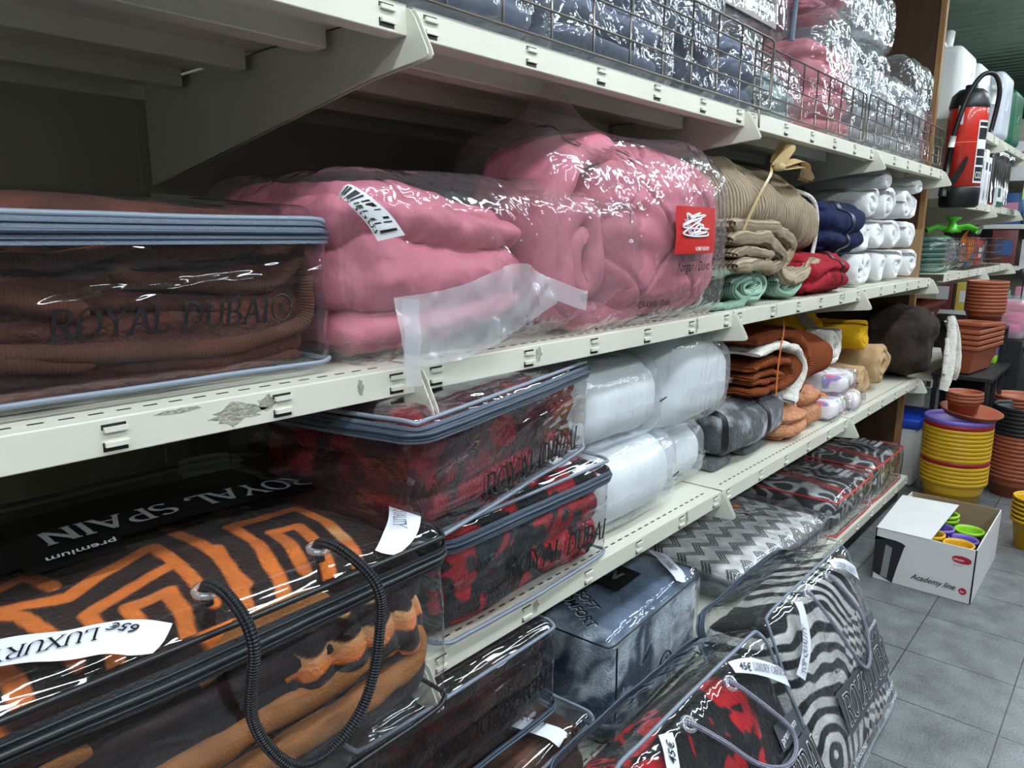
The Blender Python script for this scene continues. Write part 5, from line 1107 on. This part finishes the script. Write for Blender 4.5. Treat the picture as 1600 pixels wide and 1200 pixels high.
jerry('bluish clear jerrycan with green cap on the top shelf of the far run', 6.32, .0, 2.163, .36, .36, .44, m_cang, m_green)
jerry('dark green watering container at the far end of the top shelf', 6.86, .0, 2.163, .38, .36, .40, m_dkgreen, m_redpl)
# cutlery packs and utensils on the upper level
m_spoon = plain('spoon_print', (120, 124, 128), .4); m_card = plain('pale_pack_card', (222, 222, 226), .5); m_steel = plain('stainless_steel', (170, 170, 172), .2, 1.0); m_acid = plain('acid_green_card', (170, 190, 80), .5)
for k, x in enumerate((5.20, 5.33, 5.46, 5.60, 5.75, 5.90, 6.03)):
    t = thing('cutlery_pack', 'tall white cutlery pack on the upper level of the far run, number %s of the row' % ['one', 'two', 'three', 'four', 'five', 'six', 'seven'][k] if False else 'tall white cutlery pack with printed spoons, standing in the row beside the extinguisher', 'pack', (x, .02, 1.722), group='white cutlery packs beside the extinguisher')
    MB().box(0, .11, 0, .05, 0, .31+.02*(k % 3)).build('carton', m_card, t, bevel=.002)
    V = [(.055+.024*math.cos(a), -.001, .06+.036*math.sin(a)) for a in np.linspace(0, 2*PI, 17)[:-1]]; mesh_obj('printed_spoon', V, [tuple(range(16))], m_spoon, t, sm=False); MB().box(.051, .059, -.0015, 0, .09, .20).build('printed_handle', m_spoon, t, sm=False)
    MB().box(.03, .08, -.0015, 0, .22, .27).build('printed_block', m_acid if k == 3 else m_black, t, sm=False)
for k in range(7):
    x = 6.22+.11*k; t = thing('kitchen_utensil', 'steel kitchen utensil with patterned handle in the caddy of the far run', 'utensil', (x, .02, 1.722), (0, .12*((k*3) % 4-1.5)*.5, 0), group='steel utensils hanging by the far run')
    MB().tube([(0, 0, .02), (0, 0, .34)], .012, 8).build('handle', m_steel, t); MB().lathe([(0, 0), (.03, .01), (.034, .05), (.02, .08), (0, .085)], 14, (0, 0, .30)).build('head', m_steel, t)
t = thing('utensil_caddy', 'clear and green boxed utensil caddy on the far run', 'caddy', (6.30, -.01, 1.722)); MB().box(0, .26, 0, .02, 0, .13).build('front_card', m_card, t, sm=False); MB().box(0, .26, -.002, 0, .0, .03).box(.02, .12, -.002, 0, .06, .12).build('printed_block', m_dkgreen, t, sm=False)
m_blue = plain('sky_blue_plastic', (126, 170, 226), .35)
t = thing('toy_fan', 'light blue plastic paddle with price card at the far end of the upper level', 'toy', (7.1, -.06, 1.73)); MB().lathe([(0, 0), (.10, .01), (.12, .04), (.06, .07), (0, .07)], 20).build('paddle', m_blue, t).rotation_euler = (1.2, .4, 0)
MB().box(-.14, .0, -.02, -.018, .06, .20).build('price_card', m_acid, t, sm=False)

# middle level: hose coil, sprinkler, basket
m_hose = plain('dark_green_hose', (30, 84, 66), .35); m_lime = plain('lime_green_plastic', (84, 190, 46), .35)
t = thing('garden_hose', 'coiled dark green garden hose wrapped in clear film on the far run', 'hose', (5.13, .22, 1.292))
for k in range(7): MB().tube([(.20*math.cos(a), .18*math.sin(a), .014+.030*k) for a in np.linspace(0, 2*PI, 41)[:-1]], .0145, 8, True).build('hose_turn', m_hose, t)
C = Soft(.44, .40, .225, r=.08, noise=.012, nscale=12, seed=4); C.mesh('clear_wrap', m_film_c, t, 40).location = (0, -.20, 0)
t = thing('garden_hose', 'second clear wrapped green hose coil farther along, inside the basket', 'hose', (5.60, .22, 1.292))
for k in range(5): MB().tube([(.17*math.cos(a), .15*math.sin(a), .014+.030*k) for a in np.linspace(0, 2*PI, 41)[:-1]], .0145, 8, True).build('hose_turn', m_hose, t)
Soft(.40, .36, .19, r=.07, noise=.014, nscale=12, seed=14).mesh('clear_wrap', m_film_c, t, 40).location = (0, -.18, 0)
t = thing('sprinkler', 'lime green three armed garden sprinkler on top of the hose coil', 'sprinkler', (5.42, .08, 1.53))
MB().lathe([(0, 0), (.05, .0), (.055, .02), (.03, .04), (.02, .055), (.02, .07), (.045, .085), (.045, .095), (.015, .09), (0, .09)], 18).build('hub', m_lime, t)
for a in (10, 130, 250):
    b = MB().tube([(0, 0, .02), (.10*math.cos(math.radians(a)), .10*math.sin(math.radians(a)), .035), (.16*math.cos(math.radians(a)), .16*math.sin(math.radians(a)), .01)], .018, 8); b.build('arm', m_lime, t)
def basket(label, x, z, w, d, h, y=0.0):
    t = thing('wire_basket', label, 'basket', (x, y, z)); R = lambda zz: [(0, 0, zz), (w, 0, zz), (w, d, zz), (0, d, zz)]
    for zz in np.linspace(0, h, 5): MB().tube(R(zz), .0035, 6, True).build('hoop_wire', m_wire, t)
    for xx in np.linspace(0, w, int(w/.06)): MB().tube([(xx, 0, h), (xx, 0, 0), (xx, d, 0), (xx, d, h)], .0028, 5).build('rib_wire', m_wire, t)
    return t
basket('grey wire basket holding an orange pack on the middle level of the far run', 5.50, 1.294, .66, .34, .20, .005)
basket('grey wire basket with odd tools past the orange pack', 6.24, 1.294, .70, .34, .20, .005)
m_orpk = plain('orange_pack', (226, 116, 46), .5); m_dev = plain('black_tool_plastic', (30, 30, 34), .4)
t = thing('tool_pack', 'orange packed tool slanting in the wire basket', 'tool pack', (5.95, .06, 1.30), (0, -.3, 0)); MB().box(0, .18, 0, .05, .04, .20).build('carton', m_orpk, t, bevel=.003)
t = thing('weighing_device', 'black handheld device with grey screen lying over the basket', 'device', (6.0, .03, 1.51), (.3, -.1, 0)); MB().box(-.10, .10, 0, .05, 0, .06).build('casing', m_dev, t, bevel=.01); MB().box(-.03, .06, -.002, 0, .012, .048).build('screen', m_spoon, t, sm=False)
rng = np.random.RandomState(11)
pal = [(60, 96, 150), (200, 70, 60), (226, 200, 90), (230, 230, 232), (120, 60, 60), (34, 34, 38), (96, 170, 170), (160, 110, 80), (230, 150, 180)]
mp_ = [plain('pack_colour_%s' % n, c, .45) for n, c in zip(('blue', 'red', 'straw', 'white', 'maroon', 'black', 'turquoise', 'tan', 'rose'), pal)]
names = ('blue', 'red', 'straw yellow', 'white', 'maroon', 'black', 'turquoise', 'tan', 'rose')
def packs(n, x0, x1, y, z, g, hmax, where, along='x'):
    for k in range(n):
        i = rng.randint(len(mp_)); f = x0+(x1-x0)*(k+.5)/n; wd = (x1-x0)/n*.86; h = hmax*(.55+.45*rng.rand())
        t = thing('boxed_item', 'small %s packed item %s' % (names[i], where), 'pack', (f, y, z) if along == 'x' else (y, f, z), (0, 0, (rng.rand()-.5)*.3), group=g)
        w2 = wd/2; b = MB().box(-w2, w2, 0, .09, 0, h) if along == 'x' else MB().box(0, .09, -w2, w2, 0, h); b.build('carton', mp_[i], t, bevel=.004)
        j = rng.randint(len(mp_)); b = MB().box(-w2*.7, w2*.7, -.0015, 0, h*.3, h*.7) if along == 'x' else MB().box(-.0015, 0, -w2*.7, w2*.7, h*.3, h*.7); b.build('printed_panel', mp_[j], t, sm=False)
packs(6, 6.28, 6.90, .12, 1.294, 'odd packs in the far wire basket', .22, 'in the far wire basket')
# lower level and the display in the aisle
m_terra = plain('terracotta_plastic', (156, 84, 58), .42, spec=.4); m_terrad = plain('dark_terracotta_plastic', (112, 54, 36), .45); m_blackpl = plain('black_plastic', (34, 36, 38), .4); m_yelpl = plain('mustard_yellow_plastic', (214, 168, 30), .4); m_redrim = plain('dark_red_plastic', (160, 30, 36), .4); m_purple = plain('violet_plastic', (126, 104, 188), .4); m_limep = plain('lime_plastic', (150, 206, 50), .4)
def pot_mesh(r, h, rim=.02, taper=.72, wall=.004):
    return lathe_geo([(0, .0), (r*taper, 0), (r-.004-(1-taper)*r*rim/h, h-rim), (r+.003, h-rim), (r+.004, h-.002), (r+.001, h), (r-wall, h), (r-wall-.002, h-rim), (r*taper-wall, .006), (0, .006)], 40)
def pots(name, label, cat, x, y, z, r, h, step, mats, group, tilt=0, rim=.02, taper=.72):
    for k, (m_, lab) in enumerate(mats):
        V, F = pot_mesh(r, h, rim, taper); o = mesh_obj(name, V, F, m_); o.location = (x+math.sin(tilt)*k*step*-1, y, z+k*step); tag(o, lab or label, cat, group)
ys = []
for k in range(16):
    if k == 15: ys.append((m_purple, 'violet pot rim at the top of the tall yellow stack'))
    elif k == 14: ys.append((m_redrim, 'dark red pot just beneath the violet rim of the yellow stack'))
    elif k == 5: ys.append((m_redrim, 'dark red pot in the middle of the yellow stack'))
    else: ys.append((m_yelpl, None))
pots('flower_pot', 'mustard yellow pot nested in the tall stack behind the carton', 'flower pot', 4.73, -.20, 0, .17, .16, .0235, ys, 'tall stack of yellow pots', .06, .026, .8)
# bowls and saucer on the yellow stack
t = thing('plant_saucer', 'terracotta saucer resting on the violet pot', 'saucer', (4.70, -.25, .528), (.12, -.05, 0)); MB().lathe([(0, 0), (.13, 0), (.155, .03), (.158, .033), (.15, .033), (.126, .006), (0, .006)], 36).build('dish', m_terra, t)
for k in range(3):
    o = mesh_obj('flower_pot', *pot_mesh(.088, .085, .016, .78), m_terra); o.location = (4.66, -.20, .645+.022*k); o.rotation_euler = (PI, 0, 0)
    o.location = (4.66, -.22, .545+.018*k); o.rotation_euler = (0, 0, 0); tag(o, 'small terracotta pot nested on the saucer above the yellow stack', 'flower pot', 'small terracotta pots on the saucer')
mesh_obj('barcode_sticker', *cyl_patch(255, 285, .02, .055, .0775), m_paper, o)
pots('flower_pot', 'terracotta pot nested in the tall stack at the right edge of the aisle', 'flower pot', 5.15, -.46, 0, .155, .13, .024, [(m_terra, None)]*11, 'terracotta pots under the black ones', 0, .022, .82)
pots('flower_pot', 'black round pot nested above the terracotta stack', 'flower pot', 5.15, -.46, .264, .158, .13, .024, [(m_blackpl, None)]*7, 'black pots of the right stack', 0, .022, .82)
pots('flower_pot', 'terracotta pot of the stack behind the black pots', 'flower pot', 5.42, -.40, .32, .14, .12, .022, [(m_terra, None)]*6, 'terracotta pots behind the black ones', 0, .02, .8)
pots('flower_pot', 'yellow pot nested in the small stack on the floor right of the carton', 'flower pot', 4.26, -.64, 0, .095, .15, .022, [(m_yelpl, None)]*6, 'small stack of yellow pots', 0, .012, .72)
pots('flower_pot', 'round terracotta pot in the stack on the shelf of the far run', 'flower pot', 5.57, -.13, .944, .112, .11, .022, [(m_terra, None)]*9, 'round terracotta pots on the display', 0, .02, .8)
# rectangular planters
def planter(w, d, h):
    b = MB(); 
    V = []
    for z, f in ((0, .80), (h-.025, .96), (h-.025, 1.02), (h, 1.03), (h, .97), (h-.025, .93), (.008, .78)):
        for sx, sy in ((-1, -1), (1, -1), (1, 1), (-1, 1)): V.append((sx*w/2*f, sy*(d/2-(1-f)*w/2), z))
    F = [(3, 2, 1, 0)]
    for k in range(6):
        for q in range(4): F.append((k*4+q, k*4+(q+1) % 4, (k+1)*4+(q+1) % 4, (k+1)*4+q))
    F.append((24, 25, 26, 27)); return V, F
for k in range(5):
    o = mesh_obj('planter_box', *planter(.44, .20, .17), m_terra, sm=False); o.location = (5.20, -.14, .705+.032*k); o.rotation_euler = (0, .02*(k == 4)*3, math.radians(-8)); m = o.modifiers.new('bevel', 'BEVEL'); m.width = .006; m.segments = 2
    tag(o, 'rectangular terracotta planter nested in the front pile beside the throw', 'planter', 'rectangular planters, front pile')
for k in range(2):
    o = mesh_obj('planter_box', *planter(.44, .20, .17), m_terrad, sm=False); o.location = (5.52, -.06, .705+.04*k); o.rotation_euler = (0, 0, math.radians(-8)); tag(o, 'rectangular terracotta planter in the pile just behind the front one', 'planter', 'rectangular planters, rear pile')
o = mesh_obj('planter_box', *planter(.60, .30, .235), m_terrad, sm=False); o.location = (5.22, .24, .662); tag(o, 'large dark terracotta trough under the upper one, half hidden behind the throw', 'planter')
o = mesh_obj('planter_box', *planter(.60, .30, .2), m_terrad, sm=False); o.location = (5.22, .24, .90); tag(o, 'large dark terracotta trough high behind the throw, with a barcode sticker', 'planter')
mesh_obj('barcode_sticker', [(-.05, -.138, .06), (.05, -.138, .06), (.05, -.143, .14), (-.05, -.143, .14)], [(0, 1, 2, 3)], m_spoon, o, sm=False)
t = thing('display_stand', 'black metal stand carrying the terracotta planters in the aisle', 'stand', (5.0, -.30, 0))
MB().box(-.05, .70, 0, .31, .68, .70).build('shelf_plate', m_blackpl, t, sm=False); MB().box(.44, .70, .04, .30, .93, .942).build('upper_plate', m_blackpl, t, sm=False); MB().box(.68, .70, .04, .06, .70, .93).build('post', m_blackpl, t, sm=False); MB().box(.68, .70, .28, .30, .70, .93).build('post', m_blackpl, t, sm=False)
for x in (-.03, .22, .46, .685):
    for y in (.02, .29): MB().box(x-.012, x+.012, y-.012, y+.012, 0, .68).build('leg', m_blackpl, t, sm=False)
t = thing('plant_trough', 'black plastic planter trays standing on end behind the pot stacks', 'planter', (5.75, -.42, .30), (0, .18, 0))
b = MB().box(-.02, .02, -.16, .16, 0, .50).box(-.05, -.02, -.16, -.145, 0, .5).box(-.05, -.02, .145, .16, 0, .5).box(-.05, -.02, -.16, .16, .485, .5).box(-.05, -.02, -.16, .16, 0, .015); b.build('tray', m_blackpl, t, bevel=.004); MB().box(-.035, -.022, -.11, .11, .05, .30).build('inner_panel', m_exblk, t, bevel=.004)
tag(MB().box(5.6, 5.95, -.55, -.25, 0, .30).build('crate', m_blackpl, bevel=.01), 'low black crate under the standing planter trays', 'crate')
t = thing('storage_box', 'clear plastic box full of pink craft flowers at the right edge', 'box', (5.95, -.34, .85)); S = Soft(.42, .34, .26, r=.02); S.mesh('box_wall', film('milky_box', haze=.35, rough=.2, bump=0), t, 12)
m_pinkf = fabric('pink_petals', (226, 70, 130), var=.3)
for k in range(14): s = Soft(.09, .09, .07, r=.03, noise=.015, nscale=20, seed=k); s.mesh('pink_flower', m_pinkf, t, 10).location = (-.14+.07*(k % 5), .03+.09*((k//5) % 3), .02+.07*(k % 3)+.02*(k//10))
MB().box(-.25, .25, .0, .4, -.85, -.005).build('plinth', m_blackpl, t, sm=False)
t = thing('coloured_tub', 'violet and yellow plastic tubs between the planters and trays', 'tub', (5.66, -.22, .70)); MB().box(-.06, .06, 0, .1, 0, .05).build('yellow_tub', m_limep, t, bevel=.005); MB().box(-.06, .06, 0, .1, .05, .10).build('violet_tub', m_purple, t, bevel=.005)
# garden spike with metal bird
t = thing('garden_spike', 'black metal bird on a twiggy stake with green card at the far run', 'garden ornament', (6.15, -.25, .90)); m_blkm = plain('black_iron', (26, 26, 28), .5)
MB().tube([(0, 0, 0), (.0, 0, .34)], .004, 6).tube([(0, 0, .12), (-.03, 0, .19)], .003, 5).tube([(0, 0, .18), (.03, 0, .25)], .003, 5).build('stake', m_blkm, t)
S = Soft(.16, .05, .07, r=.025, noise=.01, nscale=20); S.mesh('bird', m_blkm, t, 16).location = (0, -.02, .32); mesh_obj('green_card', [(.02, .01, .06), (.16, .01, .02), (.2, .01, .22), (.08, .01, .26)], [(0, 1, 2, 3)], plain('mint_card', (158, 200, 178), .5), t, sm=False)

# ================================================================ carton of coloured pots on the floor
m_cart = plain('white_printed_carton', (214, 214, 212), .55, var=.04); m_brd = plain('carton_inside', (146, 126, 98), .8); m_lpr = plain('logo_red', (176, 24, 48), .45)
t = thing('carton', 'open white carton of coloured plant pots on the floor, lettered Academy line', 'box', (3.39, -.53, .002))
W, L, H = .385, .62, .238
MB().box(0, .005, 0, W, 0, H).build('printed_front', m_cart, t, sm=False); MB().box(0, L, 0, .005, 0, H).build('side_panel', m_cart, t, sm=False); MB().box(0, L, W-.005, W, 0, H).build('side_panel', m_cart, t, sm=False); MB().box(L-.005, L, 0, W, 0, H).build('rear_panel', m_brd, t, sm=False); MB().box(.005, L-.005, .005, W-.005, 0, .005).build('bottom', m_brd, t, sm=False)
MB().add([(0, W, H), (0, .17, H+.002), (.52, .16, H+.012), (.52, W+.02, H+.004), (0, W, H-.003), (0, .17, H-.001), (.52, .16, H+.009), (.52, W+.02, H+.001)], [(0, 1, 2, 3), (7, 6, 5, 4), (0, 4, 5, 1), (1, 5, 6, 2), (2, 6, 7, 3), (3, 7, 4, 0)]).build('folded_flap', m_cart, t, sm=False)
def onfront(nm, pts, mat, off): V = [(-off, W-a, b) for a, b in pts]; return mesh_obj(nm, V, [tuple(range(len(V)))], mat, t, sm=False)
m_dkpr = plain('dark_print', (34, 34, 37), .5); m_ltpr = plain('soft_grey_print', (132, 132, 136), .5)
onfront('printed_pot', [(.0, .03), (.085, .0), (.095, .06), (.118, .175), (.0, .20)], m_dkpr, .0008); onfront('printed_highlight', [(.035, .02), (.062, .015), (.072, .16), (.045, .17)], m_ltpr, .0014)
onfront('printed_pot_rim', [(.0, .20)]+[(.06+.062*math.cos(a), .182+.016*math.sin(a)) for a in np.linspace(PI, 0, 14)]+[(.118, .175), (.06, .170), (.0, .185)], m_blackpl, .0012)
def txt3(nm, s, a, b, h, mat, sh=0, sx=1, parent=None):
    V, F = text_geo(s, 1.0, sh); V = [(-.0022, W-(a+x*h*1.35*sx), b+y*h*1.35) for x, y in V]; return mesh_obj(nm, V, F, mat, parent or t, sm=False)
txt3('script_lettering', 'Academy line', .155, .045, .026, m_dkpr, .45, .88)
onfront('red_disc', [(.352+.015*math.cos(a), .048+.015*math.sin(a)) for a in np.linspace(0, 2*PI, 25)[:-1]], m_lpr, .001); txt3('disc_lettering', 'lux', .342, .043, .011, m_white_p, .4, .8)
onfront('red_logo', [(.30, .19), (.312, .197), (.335, .20), (.358, .197), (.37, .19), (.37, .176), (.358, .169), (.335, .166), (.312, .169), (.30, .176)], m_lpr, .001); txt3('logo_lettering', 'stefanplast', .304, .178, .011, m_white_p, 0, .62); txt3('small_lettering', 'home generation', .305, .155, .005, m_ltpr, .2, .8)
o = onfront('white_pot_print', [(.14, .238), (.15, .229), (.19, .214), (.23, .198), (.245, .19), (.15, .22)], m_white_p, .001)
for nm, x, y, z, m_ in (('mustard', .12, .085, 0, m_yelpl), ('mustard', .12, .085, .03, m_yelpl), ('mustard', .13, .20, .02, m_yelpl), ('mustard', .13, .20, .05, m_yelpl), ('violet', .26, .09, .0, m_purple), ('violet', .28, .19, .03, m_purple), ('lime', .40, .09, .0, m_limep), ('lime', .43, .20, .03, m_limep), ('lime', .43, .20, .055, m_limep)):
    o = mesh_obj('plant_pot', *pot_mesh(.058, .178, .014, .74), m_); o.location = (3.39+x, -.53+y, .008+z*.8)
    side = 'near the open side' if y < .1 else 'half under the flap'; tag(o, '%s plant pot inside the white carton, %s' % (nm, side), 'plant pot', '%s pots in the carton %s' % (nm, side))
# low clutter behind the carton: blue lid and white tubs
t = thing('storage_tub', 'white tub with bright blue lid behind the wooden panel edge', 'tub', (4.86, .03, 0)); MB().box(0, .4, 0, .4, 0, .36).build('tub_wall', m_canw, t, bevel=.02); MB().box(-.01, .41, -.01, .41, .36, .42).build('blue_lid', plain('bright_blue_plastic', (26, 74, 196), .4), t, bevel=.01)
# distant shelving across the end of the aisle
for li, z in enumerate((.3, .8, 1.24, 1.62, 2.05)):
    t = thing('shelf_board', 'distant white shelf board across the end of the aisle, %s level' % ['lowest', 'second', 'third', 'fourth', 'highest'][li], 'shelf', (8.3, -2.6, z)); MB().box(0, .4, 0, 3.9, -.04, 0).build('deck', m_white, t, sm=False)
    packs(16, -2.55, 1.25, 8.32, z, 'distant coloured packs, level %s' % 'abcde'[li], .34, 'on the distant %s shelf' % ['lowest', 'second', 'third', 'fourth', 'highest'][li], 'y')
tag(MB().box(8.72, 8.74, -2.6, 1.3, 0, 2.6).build('back_panel', m_creamd, sm=False), 'pale back panel of the distant shelving', 'panel')
